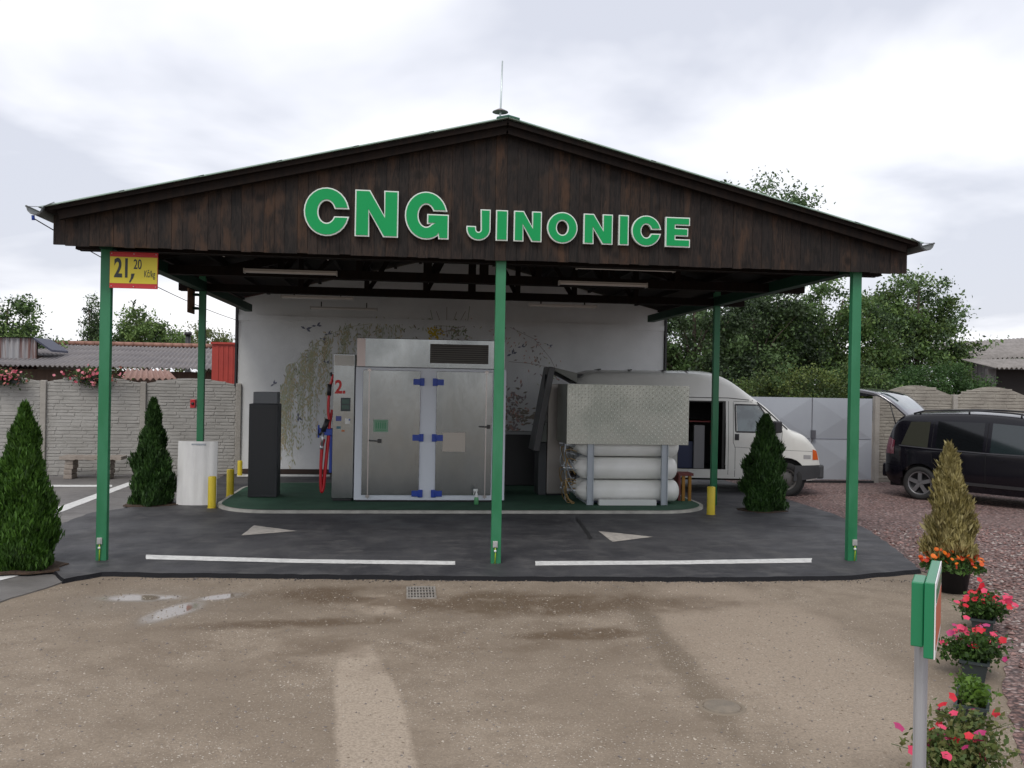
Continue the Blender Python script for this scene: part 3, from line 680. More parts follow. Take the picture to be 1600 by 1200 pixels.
for k in range(9):
    z = lz0+(k+.15)*(lz1-lz0)/9; b.add([(lx0, CY-.034, z+.028), (lx1, CY-.034, z+.028), (lx1, CY-.046, z), (lx0, CY-.046, z), (lx0, CY-.036, z+.028), (lx1, CY-.036, z+.028), (lx1, CY-.048, z), (lx0, CY-.048, z)], [(0, 1, 2, 3), (4, 5, 6, 7)], 0)
b.build('louvre', [M('louvre_steel', (.40, .38, .35), .4, .8), black], lf)
doors = []
for (u0, u1, side) in ((566, 655.5, -1), (681, 768, 1)):
    x0, x1 = PX(u0, 680)[0], PX(u1, 680)[0]; z0 = IZ+.115; z1 = zb-.05
    b = MB(); b.box(x0, x1, CY-.022, CY-.003, z0, z1); dr = b.build('door', steel, comp, bevel=.004); doors.append(dr)
    xs = x0+.10 if side < 0 else x1-.10
    b = MB(); b.box(xs-.008, xs+.008, CY-.030, CY-.0225, z0-.06, z1+.03)
    for z in (z0-.02, z1): b.box(xs-.03, xs+.03, CY-.038, CY-.0305, z-.02, z+.02)
    b.build('locking_bar', M('lock_bar', (.48, .44, .42), .35, .9), dr)
    xh = x1 if side < 0 else x0
    for v in (597, 684, 771):
        z = PX(668, v)[1]; b = MB(); s = side
        b.box(*sorted((xh+s*.115, xh+s*.004)), CY-.038, CY-.0225, z-.048, z+.048); b.box(*sorted((xh-s*.002, xh-s*.065)), CY-.036, CY-.004, z-.062, z+.062)
        b.tube([(xh+s*.001, CY-.034, z-.06), (xh+s*.001, CY-.034, z+.06)], .014, 10)
        b.build('hinge', blue, dr, bevel=.004)
b = MB(); x, z = PX(592, 689); b.box(x-.02, x+.045, CY-.05, CY-.0225, z-.03, z+.035); b.bar((x+.01, CY-.055, z), (x-.16, CY-.05, z+.008), .018, .022); b.build('handle', M('lock_black', (.05, .05, .05), .35, .4), doors[0], bevel=.003)
b = MB(); x, z = PX(764, 667); b.box(x-.04, x+.02, CY-.05, CY-.0225, z-.03, z+.035); b.bar((x-.01, CY-.055, z), (x-.17, CY-.05, z+.004), .018, .022); b.build('handle', MATS['lock_black'], doors[1], bevel=.003)
b = MB(); x, z = PX(595, 665); gs_, gw_ = .105, .12
b.box(x-gw_, x+gw_, CY-.0245, CY-.0225, z-gs_, z+gs_*.95)
for k in range(5): b.box(x-.085+k*.036, x-.062+k*.036, CY-.0262, CY-.0247, z-.05, z+.055, 1)
b.box(x-.09, x+.09, CY-.0262, CY-.0247, z+.068, z+.08, 1); b.box(x-.09, x+.09, CY-.0262, CY-.0247, z-.08, z-.066, 1)
b.build('notice', [M('notice_pale', (.20, .34, .24), .5), M('notice_green', (.06, .26, .13), .5)], doors[0])
b = MB(); x, z = PX(709, 691); b.box(x-.185, x+.185, CY-.028, CY-.0225, z-.155, z+.165); b.build('document_plate', M('plate_grey', (.40, .37, .33), .4, .6), doors[1], bevel=.004)
# spray bottle on the island edge
sb = thing('spray_bottle', (PX(744, 795, 14.5)[0], 14.5, IZ), 'small pale spray bottle with green liquid at the foot of the steel cabinet', 'bottle')
x = sb.location.x; b = MB(); b.lathe([(0, 0), (.036, 0), (.038, .02), (.038, .09), (.03, .12)], (x, 14.5, IZ), 'z', 14); b.build('liquid', M('bottle_green', (.08, .30, .12), .3), sb)
b = MB(); b.lathe([(.03, .121), (.02, .17), (.013, .19), (.013, .215)], (x, 14.5, IZ), 'z', 14); b.box(x-.05, x+.02, 14.485, 14.515, IZ+.215, IZ+.25); b.bar((x-.035, 14.5, IZ+.215), (x-.045, 14.5, IZ+.16), .01, .01); b.build('trigger_head', M('bottle_white', (.7, .72, .7), .4), sb)
# dispenser 2
DY = 14.86; dx0, dx1 = at(519, 700, DY).x, at(552.5, 700, DY).x; dt = at(535, 553, DY).z
dsp = thing('gas_dispenser', ((dx0+dx1)/2, 15.1, IZ), 'narrow steel dispenser marked 2. with red hoses, left of the big cabinet', 'dispenser')
b = MB(); b.box(dx0, dx1, DY, 15.45, IZ+.04, dt); b.box(dx0+.02, dx1-.02, DY+.02, 15.4, IZ, IZ+.04, 1); b.build('body', [steel, black], dsp, bevel=.008)
b = MB(); b.box(dx0+.012, dx1-.012, DY-.006, DY-.001, dt-.19, dt-.02); b.build('head_panel', M('head_panel', (.48, .47, .44), .5, .4), dsp)
b = MB(); q = at(523, 614, DY); v, f = text_mesh('2.', .30, .82, .03, .001, lambda p: (q.x+p.x, DY-.003-p.z, q.z+p.y)); b.add(v, f); b.build('numeral', M('numeral_red', (.55, .02, .02), .5), dsp)
b = MB(); x, z = PX(540, 632, DY); b.box(x-.078, x+.078, DY-.012, DY-.001, z-.11, z+.11); b.box(x-.058, x+.058, DY-.0145, DY-.0125, z+.012, z+.085, 1); b.box(x-.058, x+.058, DY-.0145, DY-.0125, z-.075, z-.01, 1); b.build('display', [M('display_case', (.02, .035, .04), .35), M('display_glass', (.05, .11, .09), .15)], dsp, bevel=.002)
b = MB()
for (u, v, w_, h_, m) in ((529, 654, .045, .04, 0), (543, 658, .04, .045, 1), (529, 668, .035, .02, 2), (536, 673, .025, .014, 3), (546, 656, .012, .014, 0)):
    b.cut(); x, z = PX(u, v, DY); yy = DY-.002-.001*(u == 546); b.box(x-w_, x+w_, yy-.0008, yy, z-h_, z+h_, m)
b.split('sticker', [M('stk_blue', (.06, .08, .28), .5), M('stk_white', (.7, .7, .68), .5), M('stk_teal', (.05, .15, .2), .5), M('stk_orange', (.5, .15, .05), .5)], dsp)
b = MB(); a = dx0
b.box(a-.24, a-.004, DY+.02, DY+.3, 1.16, 1.27); b.box(a-.24, a-.21, DY+.02, DY+.05, 1.12, 1.33); b.box(a-.05, a-.004, DY+.04, DY+.28, .55, 1.16); b.build('nozzle_holder', blue, dsp, bevel=.008)
def hp(u, v, dy=0): p = at(u, v, DY+.05+dy); return (p.x, p.y, p.z)
def smooth(P, k=6):
    P = [Vector(p) for p in P]; Q = []
    for i in range(len(P)-1):
        p0, p1, p2, p3 = P[max(i-1, 0)], P[i], P[i+1], P[min(i+2, len(P)-1)]
        for j in range(k):
            t = j/k; Q.append(.5*(2*p1+(p2-p0)*t+(2*p0-5*p1+4*p2-p3)*t*t+(3*p1-p0-3*p2+p3)*t**3))
    return Q+[P[-1]]
for P in ([(521, 585), (515, 610), (513, 640), (515, 668), (512, 700), (508, 740), (505, 764), (502, 767), (501, 745), (503, 705), (506, 686)], [(519, 640, .03), (514, 670, .03), (511, 700, .03), (507, 740, .03), (503, 765, .03), (501, 735, .03), (503, 690, .03)]):
    b = MB(); b.tube(smooth([hp(*p) for p in P]), .024, 8); b.build('hose', red, dsp)
b = MB(); b.tube([hp(518, 588), hp(517, 582)], .02, 8); b.cut().tube([hp(515, 600, -.01), hp(514, 618, -.01)], .036, 10); b.cut().tube([hp(512, 655, -.02), hp(505, 674, -.02)], .042, 10); b.tube([hp(506, 672, -.02), hp(499, 680, -.02)], .022, 10); b.split('nozzle', black, dsp)
b = MB(); b.tube([hp(505, 676, -.03), hp(503, 696, -.03)], .022, 10); b.tube([hp(503, 696, -.03), hp(502, 702, -.03)], .03, 10); b.build('coupling', alu, dsp)
# payment terminal
TY = 15.3; tx0, tx1 = at(388, 700, TY).x, at(433.5, 700, TY).x; tz = at(410, 631, TY).z
tm = thing('payment_terminal', ((tx0+tx1)/2, TY+.2, IZ), 'tall black upright terminal with a grey box on top, left end of the island', 'terminal')
b = MB(); b.box(tx0, tx1, TY, TY+.42, IZ, tz); b.build('cabinet', M('terminal_black', (.018, .020, .023), .5, col2=(.024, .026, .03), scale=3), tm, bevel=.012)
b = MB(); b.box(at(394.5, 640, TY).x, at(432.5, 640, TY).x, TY+.05, TY+.36, tz+.001, at(410, 612.5, TY).z); b.build('top_box', M('terminal_grey', (.14, .15, .16), .5), tm, bevel=.008)
b = MB(); b.box(tx0+.04, tx1-.04, TY-.004, TY-.001, IZ+.05, tz-.05); b.build('door', M('terminal_door', (.017, .019, .022), .42), tm, bevel=.002)
# second dispenser, seen past the middle post with its hood up
SY = 15.7; s0, s1 = at(856, 650, SY).x, at(892, 650, SY).x
d2 = thing('service_cabinet', ((s0+s1)/2, SY+.3, IZ), 'half hidden steel cabinet with raised hood and tilted dark lid, right of the middle post', 'cabinet')
b = MB(); b.box(s0, s1, SY, SY+.6, IZ+.03, at(870, 600, SY).z); b.box(s0+.02, s1-.02, SY+.02, SY+.55, IZ, IZ+.03, 1); b.build('body', [M('service_steel', (.30, .28, .26), .4, .8), black], d2, bevel=.008)
b = MB(); b.box(at(842, 720, SY).x, s0-.004, SY+.05, SY+.55, IZ, at(850, 692, SY).z); b.box(at(842, 720, SY).x, s0-.004, SY+.05, SY+.5, at(850, 691, SY).z, at(850, 660, SY).z, 1); b.build('lower_body', [M('service_grey', (.05, .055, .06), .5), M('service_pale', (.26, .28, .26), .5)], d2, bevel=.006)
b = MB(); a = at(858.5, 574, SY-.1); c = at(834, 703, SY-.1); b.bar(a, c, .11, .62, up=(0, 1, 0)); b.build('tilted_lid', M('lid_dark', (.03, .032, .036), .35), d2, bevel=.01)
b = MB(); h0, h1 = at(861, 573, SY-.2), at(902, 583, SY-.2)
pr = [(h0.x, h0.z), (h1.x, h1.z), (h1.x, h1.z-.17), (h0.x, h0.z-.03)]
v = [(x, y, z) for y in (SY-.2, SY+.45) for x, z in pr]; b.add(v, [(0, 1, 2, 3), (4, 7, 6, 5), (0, 4, 5, 1), (1, 5, 6, 2), (3, 7, 4, 0)], 0)
b.add([(h0.x+.01, SY-.19, h0.z-.06), (h1.x-.01, SY-.19, h1.z-.18), (h1.x-.01, SY+.44, h1.z-.18), (h0.x+.01, SY+.44, h0.z-.06)], [(0, 1, 2, 3)], 1)
b.build('hood', [M('hood_grey', (.16, .165, .15), .45, .3), black], d2)
b = MB(); b.tube([at(853, 585, SY-.3), at(846, 660, SY-.3)], .014, 8); b.lathe([(0, -.03), (.05, -.028), (.055, .02), (0, .025)], at(847, 662, SY-.32), 'y', 14); b.build('gas_strut', black, d2)
lw_ = thing('control_cabinet', (2.0, 17.3, IZ), 'low black cabinet with a pale ledge behind the middle post', 'cabinet')
xa, xb = at(786, 700, 17.2).x, at(842, 700, 17.2).x; zt = at(810, 679, 17.2).z
b = MB(); b.box(xa, xb, 17.2, 17.55, IZ, zt); b.build('body', black, lw_, bevel=.01); b = MB(); b.box(xa-.02, xb+.02, 17.17, 17.56, zt+.002, zt+.055); b.build('ledge', M('ledge_pale', (.30, .31, .31), .6), lw_)
# ------------------------------------------------------------------ cylinder rack
KY = 14.5; kx0, kx1 = at(889, 740, KY).x, at(1066, 740, KY).x
rk = thing('cylinder_rack', ((kx0+kx1)/2, 15.2, IZ), 'rack of white gas cylinders lying behind a checker plate panel', 'rack')
cylm = M('cylinder_white', (.84, .84, .81), .38, col2=(.76, .76, .72), scale=2.5, rvar=.06)
rr = .182; zc0 = IZ+.21
cyls = []; proto = None
for iy in range(2):
    for iz in range(5):
        yc = KY+.20+iy*.40; zc = zc0+iz*.378; xl, xr = kx0+.12+.04*((iz*7+iy*3) % 3), kx1
        if proto is None or True:
            b = MB(); L = 1.74
            prf = [(.03, -.10), (.032, -.03), (.05, -.012), (.075, 0)]+[(rr*math.sin(R(a)), .20-.20*math.cos(R(a))) for a in range(28, 91, 9)]+[(rr*math.sin(R(a)), L-.11-.11*math.cos(R(a))) for a in range(90, 181, 10)]
            if proto is None:
                b.lathe(prf, (0, 0, 0), 'x', 28); co = b.build('gas_cylinder', cylm, rk, local=True); proto = co
                b = MB(); b.lathe([(.0, -.2), (.022, -.2), (.022, -.1), (.036, -.1), (.036, -.03)], (0, 0, 0), 'x', 12); b.tube([(-.15, 0, -.05), (-.15, 0, .06)], .014, 8); b.tube([(-.15, 0, .06), (-.15, 0, .068)], .034, 10); vv = b.build('valve', alu, co, local=True)
            else:
                co = proto.copy(); COL.objects.link(co); vv = proto.children[0].copy(); COL.objects.link(vv); vv.parent = co
        co.location = Vector((kx1-1.74-.02*((iz*5+iy) % 3), yc, zc))-rk.location; co.parent = rk
b = MB()
for (u) in (921.5, 1037):
    x = at(u, 740, KY).x
    for yy in (KY-.045, KY+.84):
        b.cut().box(x-.048, x+.048, yy, yy+.01, IZ+.0, 2.02); b.box(x-.052, x-.044, yy-.025, yy+.035, IZ, 2.02); b.box(x+.044, x+.052, yy-.025, yy+.035, IZ, 2.02)
    b.cut().box(x-.04, x+.04, KY-.03, KY+.84, IZ+.002, IZ+.03); b.box(x-.04, x+.04, KY-.03, KY+.84, 2.03, 2.06)
    for k in range(1, 5): b.box(x-.03, x+.03, KY-.03, KY+.84, zc0+k*.378-.195, zc0+k*.378-.183)
b.split('upright', M('rack_grey', (.42, .46, .50), .45, .3), rk)
b = MB(); b.box(at(934, 795, KY).x, at(1023, 795, KY).x, KY-.10, KY+.02, IZ-.0, IZ+.09); b.build('step_plate', M('step_white', (.62, .64, .62), .5), rk, bevel=.004)
b = MB(); b.box(at(918, 795, KY).x, at(1040, 795, KY).x, KY+.03, KY+.8, IZ+.032, IZ+.05); b.build('base_plate', M('rack_navy', (.02, .03, .06), .5), rk)
p0, p1 = at(887, 600, KY-.1), at(1075.5, 695.5, KY-.1); b = MB(); b.box(p0.x, p1.x, KY-.10, KY-.092, p1.z, p0.z); b.box(p0.x, p0.x+.01, KY-.091, KY+.85, p1.z, p0.z); b.box(p0.x+.02, p1.x, KY-.091, KY+.85, p0.z-.01, p0.z-.002)
nx, nz = 38, 20; W_, H_ = p1.x-p0.x, p0.z-p1.z
for i in range(nx):
    for j in range(nz):
        x = p0.x+(i+.5)*W_/nx; z = p1.z+(j+.5)*H_/nz; a = R(45 if (i+j) % 2 else -45); c, s = math.cos(a), math.sin(a)
        b.add([(x+c*q-s*r, KY-.1-h, z+s*q+c*r) for q, r, h in ((-.021, 0, .0002), (0, -.0075, .0002), (.021, 0, .0002), (0, .0075, .0002), (0, 0, .004))], [(0, 1, 4), (1, 2, 4), (2, 3, 4), (3, 0, 4)], 1)
b.build('plate', [M('plate_steel', (.44, .45, .40), .36, .8, col2=(.36, .38, .33), scale=1.3, rvar=.08), M('tread_steel', (.66, .67, .60), .3, .75)], rk)
rp2 = random.Random(4)
for k in range(20):
    z0 = rp2.uniform(.30, 1.05); x0 = kx0+.02; y0 = KY+rp2.uniform(.02, .7)
    P = [(x0+.12, y0, z0), (x0-.02-rp2.uniform(0, .06), y0-.02, z0+.03), (x0-.05, y0+rp2.uniform(-.06, .06), z0-.12), (x0+rp2.uniform(-.04, .06), y0, z0-rp2.uniform(.2, .4)), (x0+.1, y0, z0-.38)]
    P = [(p[0], p[1], max(p[2], IZ+.02)) for p in P]
    b = MB(); b.tube(smooth(P), .008, 6); b.build('pipe', galv if k % 2 else M('brass', (.35, .24, .1), .4, .8), rk)
# ------------------------------------------------------------------ bollards, orange stand, white board
def bollard(x, y, r, h, z, lab):
    t = thing('bollard', (x, y, z), lab, 'bollard', 'yellow bollards round the island')
    b = MB(); b.lathe([(r, 0), (r, h-.012), (r-.006, h-.003), (r-.014, h), (0, h)], (x, y, z), 'z', 20); b.build('tube', yellow, t)
    b = MB(); b.lathe([(r+.012, 0), (r+.012, .012), (r, .014)], (x, y, z), 'z', 20); b.build('foot_ring', M('dirty_yellow', (.30, .22, .03), .7), t)
bollard(-2.98, 14.40, .062, .50, .034, 'yellow bollard in front of the white board, left end of the kerb')
bollard(-2.96, 15.75, .062, .48, .034, 'yellow bollard standing behind the first one, right of the white board')
bollard(4.83, 13.75, .064, .45, .034, 'yellow bollard at the right end of the kerb, beside the rear green post')
bollard(-3.42, 19.2, .05, .32, .034, 'short yellow post at the foot of the white wall, left corner')
t = thing('warning_stand', (4.95, 15.1, IZ), 'low stand with two orange legs and a dark red top, behind the white cylinders', 'stand')
x0 = at(1064, 770, 15.0).x; x1 = at(1081, 770, 15.0).x
for x in (x0+.05, x1-.03):
    b = MB(); b.box(x-.03, x+.02, 15.0, 15.05, .036, .52); b.build('leg', M('orange_paint', (.32, .15, .015), .6), t)
b = MB(); b.box(x0-.05, x1+.02, 14.98, 15.3, .525, .57); b.box(x0-.04, x0-.0, 15.02, 15.3, .036, .52); b.build('top', M('maroon', (.14, .025, .02), .5), t)
t = thing('white_board', (-3.3, 14.7, .034), 'large upright white sheet leaning on the left rear post', 'board')
b = MB(); n = 24; xa, xb = at(275, 740, 14.7).x, at(337.5, 740, 14.7).x; zt = at(305, 690, 14.7).z
fr = []
for k in range(n+1): s = k/n; fr.append((xa+(xb-xa)*s, 14.69+.06*(2*s-1)**2+.004*math.sin(s*26)))
pr = fr+[(x, y+.014) for x, y in reversed(fr)]
b.prism(pr, lambda a, c, d: (a, c+.06*(d-.034), d), .036, zt, smooth=False); b.build('sheet', M('white_plastic_sheet', (.70, .70, .69), .45, col2=(.60, .60, .60), scale=2, stretch=(3, 1, .6)), t)
b = MB(); b.box(xa+.22, xb-.18, 14.745, 14.752, zt-.06, zt-.035); b.build('clip', galv, t)
# ------------------------------------------------------------------ vehicles
def lerp_tab(tab):
    xs = [a for a, b in tab]; ys = [b for a, b in tab]
    return lambda x: float(np.interp(x, xs, ys))
def smooth_tab(tab):
    """monotone-ish cubic through the table for rounder outlines"""
    xs = np.array([a for a, b in tab], float); ys = np.array([b for a, b in tab], float); m = np.gradient(ys, xs)
    d = np.diff(ys)/np.diff(xs); m[1:-1] = [0 if a*b <= 0 else 2*a*b/(a+b) for a, b in zip(d[:-1], d[1:])]; m[0] = d[0]; m[-1] = d[-1]
    def f(x):
        x = min(max(x, xs[0]), xs[-1]); i = min(np.searchsorted(xs, x, 'right')-1, len(xs)-2); h = xs[i+1]-xs[i]; t = (x-xs[i])/h
        return float((2*t**3-3*t**2+1)*ys[i]+(t**3-2*t**2+t)*h*m[i]+(-2*t**3+3*t**2)*ys[i+1]+(t**3-t**2)*h*m[i+1])
    return f
def shell(mb, Xs, Zs, top, bot, hw, r=.12, holes=(), crown=.03, glass_roof=None, m=0, mg=1, nr=8):
    """car body: sides follow hw(x, z) between bot(x) and top(x); rounded shoulder of radius r; roof strip with a crown"""
    lv = 5
    def W(x, z):
        T = top(x); w = hw(x, z)
        if z > T-r: k = (z-(T-r))/r; w -= r*.9*(1-math.sqrt(max(0, 1-k*k)))
        return w
    cols = []
    for x in Xs:
        T, B = top(x), bot(x); zz = [min(max(z, B), max(T-r, B)) for z in Zs]+[max(B, T-r+r*math.sin(math.pi/2*(k+1)/lv)) for k in range(lv)]; cols.append(zz)
    nz = len(Zs)+lv
    for s in (-1, 1):
        v = [(x, s*W(x, z), z) for x, zz in zip(Xs, cols) for z in zz]; f = []
        for i in range(len(Xs)-1):
            for j in range(nz-1):
                a, b, c, d = i*nz+j, (i+1)*nz+j, (i+1)*nz+j+1, i*nz+j+1
                if abs(v[a][2]-v[d][2]) < 1e-5 and abs(v[b][2]-v[c][2]) < 1e-5: continue
                xm = (v[a][0]+v[b][0])/2; zm = (v[a][2]+v[b][2]+v[c][2]+v[d][2])/4
                if any(hs in (s, 0) and x0 < xm < x1 and z0 < zm < z1 for hs, x0, x1, z0, z1 in holes): continue
                f.append((a, b, c, d))
        mb.add(v, f, m, True)
    for i in range(len(Xs)-1):
        x0, x1 = Xs[i], Xs[i+1]
        for k in range(nr):
            vs = []
            for x, kk in ((x0, k), (x1, k), (x1, k+1), (x0, k+1)):
                T = top(x); w = W(x, T); y = -w+2*w*kk/nr; vs.append((x, y, T+crown*(1-(y/w)**2 if w else 0)))
            g = glass_roof and glass_roof[0] < (x0+x1)/2 < glass_roof[1] and 1 <= k < nr-1
            mb.add(vs, [(0, 1, 2, 3)], mg if g else m, True)
    for x in (Xs[0], Xs[-1]):
        i = 0 if x == Xs[0] else len(Xs)-1; zz = cols[i]
        for j in range(nz-1):
            if zz[j+1]-zz[j] > 1e-5:
                w0, w1 = W(x, zz[j]), W(x, zz[j+1]); mb.add([(x, -w0, zz[j]), (x, w0, zz[j]), (x, w1, zz[j+1]), (x, -w1, zz[j+1])], [(0, 1, 2, 3)], m)
    return W
def patch(mb, quad, W, side, off, m=0, n=8, nv=5):
    """surface patch following the body side; quad: four (x, z) corners"""
    q = [Vector(p) for p in quad]; v = []
    for i in range(n+1):
        for j in range(nv+1):
            a = q[0].lerp(q[1], i/n); b = q[3].lerp(q[2], i/n); p = a.lerp(b, j/nv); v.append((p.x, side*(W(p.x, p.y)+off), p.y))
    mb.add(v, [(i*(nv+1)+j, (i+1)*(nv+1)+j, (i+1)*(nv+1)+j+1, i*(nv+1)+j+1) for i in range(n) for j in range(nv)], m, True)
def seam(mb, pts, W, side, w=.008, off=.0015, m=0):
    for (a, b) in zip(pts[:-1], pts[1:]):
        a, b = Vector(a), Vector(b); d = (b-a).normalized(); n = Vector((-d.y, d.x))*w/2
        patch(mb, [a-n, b-n, b+n, a+n], W, side, off, m, max(1, int((b-a).length/.08)), 1)
def wheel(parent, x, y, side, rt, rr_, wd, rim_m, spokes=0):
    """wheel thing-part with tyre and rim; side -1: outer face towards -y"""
    c = Vector((x, y, rt)); s = side
    wh = bpy.data.objects.new('wheel', None); COL.objects.link(wh); wh.parent = parent; wh.location = c; wh.empty_display_size = .1
    t = MB(); t.lathe([(rr_, -wd/2*.8), (rr_+.02, -wd/2), (rt-.03, -wd/2), (rt-.008, -wd/2+.02), (rt, -wd/2+.05), (rt, wd/2-.05), (rt-.008, wd/2-.02), (rt-.03, wd/2), (rr_+.02, wd/2), (rr_, wd/2*.8)], (0, 0, 0), 'y', 36)
    t.build('tyre', rubber, wh, local=True)
    r_ = MB(); o = s*wd/2*.78
    r_.lathe([(rr_+.004, s*wd/2*.86), (rr_-.018, s*wd/2*.86), (rr_-.028, s*wd*.1), (.0, s*wd*.08)], (0, 0, 0), 'y', 36, 1 if spokes else 0)
    if spokes:
        r_.lathe([(rr_+.005, s*wd/2*.88), (rr_-.014, s*wd/2*.9), (rr_-.02, s*wd/2*.7)], (0, 0, 0), 'y', 36, 0)
        r_.lathe([(0, o), (.055, o), (.065, o-s*.02), (.065, s*wd*.1)], (0, 0, 0), 'y', 16, 0)
        for k in range(spokes):
            a = 2*math.pi*k/spokes+.3; d = Vector((math.cos(a), 0, math.sin(a))); p = Vector((0, o-s*.004, 0))
            r_.bar(p+d*.03, p+d*(rr_-.004), .07, .024, 0, up=(0, 1, 0))
    else:
        r_.lathe([(rr_*.62, o-s*.012), (rr_*.45, o+s*.004), (.0, o+s*.012)], (0, 0, 0), 'y', 24, 0)
        r_.lathe([(rr_*.62, o-s*.012), (rr_*.80, o-s*.035), (rr_-.01, o-s*.03)], (0, 0, 0), 'y', 24, 0)
        for k in range(12):
            a = 2*math.pi*k/12; r_.lathe([(0, o-s*.018), (.016, o-s*.020), (.016, o-s*.04)], (rr_*.79*math.cos(a), 0, rr_*.79*math.sin(a)), 'y', 8, 1)
    r_.build('rim', [rim_m, black], wh, local=True)
def arch_bot(base, arches):
    def f(x):
        z = base(x)
        for ax, ar in arches:
            if abs(x-ax) < ar: z = max(z, .33+math.sqrt(ar*ar-(x-ax)**2))
        return z
    return f
glass_dk = M('tinted_glass', (.006, .007, .008), .05, spec=.4, coat=.3)
glass_lt = M('side_glass', (.13, .17, .175), .05, spec=.8, coat=1, col2=(.07, .09, .095), scale=3, contrast=.15)
vanw = M('van_paint', (.68, .68, .64), .28, coat=.4, col2=(.62, .62, .58), scale=1.4)
# --- white van, facing right
VL = 4.8; rzv = -R(6.7)
def vroot():
    P = G(1235, 776); c, s = math.cos(rzv), math.sin(rzv); lx, ly = VL-.64, -.86
    return P-Vector((c*lx-s*ly, s*lx+c*ly, 0))
van = thing('parked_van', vroot(), 'white high roofed van with its side door slid open', 'van', rz=rzv)
vt = smooth_tab([(0, 2.14), (.10, 2.25), (.35, 2.31), (2.4, 2.33), (2.65, 2.315), (2.9, 2.24), (3.12, 2.11), (3.4, 1.90), (3.68, 1.70), (4.12, 1.30), (4.22, 1.235), (4.40, 1.18), (4.60, 1.02), (4.72, .88), (4.80, .62)])
vb = arch_bot(smooth_tab([(0, .42), (.5, .34), (4.2, .32), (4.55, .30), (4.8, .36)]), [(VL-.74, .42), (.95, .42)])
def vhw(x, z):
    w = .90
    if z > 1.15: w -= (z-1.15)*.085+max(0, z-1.9)*.12
    if z < .5: w -= (.5-z)*.12
    if x > 4.0: w -= .26*((x-4.0)/.8)**2.2
    if x < .2: w -= .10*((.2-x)/.2)**2
    return max(w, .3)
VX = sorted(set([0, .05, .12, .2]+[round(.2+.1*k, 3) for k in range(47)]+[round(VL-.74+.42*math.cos(R(a)), 4) for a in range(0, 181, 9)]+[round(.95+.42*math.cos(R(a)), 4) for a in range(0, 181, 15)]+[1.98, 2.90, 4.75, 4.78, 4.8]))
VX = [x for i, x in enumerate(VX) if i == 0 or x-VX[i-1] > .004]; VX = [x for x in VX if not (abs(x-1.98) < .03 and x != 1.98) and not (abs(x-2.90) < .03 and x != 2.90)]
VZ = [.3, .36, .42, .50, .60, .70, .80, .9, 1.0, 1.1, 1.2, 1.3, 1.45, 1.6, 1.74, 1.80, 1.9, 2.0, 2.1, 2.2, 2.3]
b = MB(); vW = shell(b, VX, VZ, vt, vb, vhw, .14, holes=[(-1, 1.98, 2.90, .50, 1.80)], crown=.05, glass_roof=(3.72, 4.12))
vbody = b.build('body', [vanw, glass_lt], van, local=True)
# interior seen through the open door
inner = M('van_interior', (.035, .035, .037), .7); ibox = M('cargo_grey', (.20, .20, .21), .5)
b = MB()
b.box(1.0, 3.0, .78, .80, .45, 2.1); b.box(1.0, 3.0, -.84, .80, .44, .47); b.box(1.0, 3.05, -.80, .80, 2.0, 2.02); b.box(1.0, 1.02, -.8, .8, .45, 2.0); b.box(2.97, 3.0, -.3, .8, .45, 2.0)
b.build('cargo_space', inner, van, local=True)
b = MB(); b.box(2.35, 2.56, -.6, .1, .48, 1.32); b.build('cargo_box', ibox, van, local=True, bevel=.01)
b = MB(); b.box(2.0, 2.4, -.55, .3, .48, 1.0); b.build('crate', M('crate_navy', (.02, .03, .08), .5), van, local=True, bevel=.01)
b = MB(); b.tube([(2.72, -.62, .95), (2.72, -.62, 1.22)], .06, 12); b.tube([(2.72, -.62, 1.22), (2.72, -.62, 1.28)], [.05, .02], 12); b.build('fire_extinguisher', M('extinguisher_red', (.35, .01, .01), .35), van, local=True)
b = MB(); b.box(2.0, 2.75, -.5, .3, 1.38, 1.40); b.build('shelf', M('shelf_red', (.2, .015, .015), .5), van, local=True)
b = MB(); b.box(2.84, 2.895, -.855, -.80, .50, 1.80); b.box(1.98, 2.89, -.865, -.80, .445, .498); b.box(1.985, 2.895, -.84, -.79, 1.775, 1.80); b.box(1.98, 2.0, -.85, -.8, .5, 1.78); b.build('door_frame', M('seal_dark', (.03, .03, .028), .6), van, local=True)
# slid-open door standing proud of the flank behind the opening
b = MB(); patch(b, [(.98, .50), (1.95, .50), (1.95, 1.80), (.98, 1.80)], vW, -1, .075, 0, 8, 8); patch(b, [(.98, .50), (1.95, .50), (1.95, 1.80), (.98, 1.80)], vW, -1, .045, 0, 8, 8); patch(b, [(1.949, .50), (1.951, .50), (1.951, 1.80), (1.949, 1.80)], vW, -1, .076)
sdr = b.build('sliding_door', vanw, van, local=True)
b = MB(); seam(b, [(.2, 1.86), (2.95, 1.86), (3.42, 1.82)], vW, -1, .014); seam(b, [(2.95, 1.80), (2.95, .40)], vW, -1); seam(b, [(3.04, 1.78), (3.04, 1.02), (3.08, .92), (3.08, .36)], vW, -1); seam(b, [(3.98, 1.32), (3.95, .95), (3.93, .76)], vW, -1); seam(b, [(3.06, .93), (4.66, .86)], vW, -1, .006); seam(b, [(3.04, 1.80), (3.48, 1.79)], vW, -1, .008); seam(b, [(3.50, 1.79), (3.70, 1.62), (4.08, 1.28)], vW, -1, .030, .004); seam(b, [(.2, .93), (1.97, .93)], vW, -1, .006)
b.build('panel_gap', M('gap_dark', (.03, .03, .03), .8), vbody, local=True)
b = MB()
for s in (-1, 1): b.cut(); patch(b, [(3.12, 1.23), (3.86, 1.23), (3.52, 1.72), (3.10, 1.72)], vW, s, .003)
wn = b.split('side_window', glass_lt, van, local=True)[0]
b = MB()
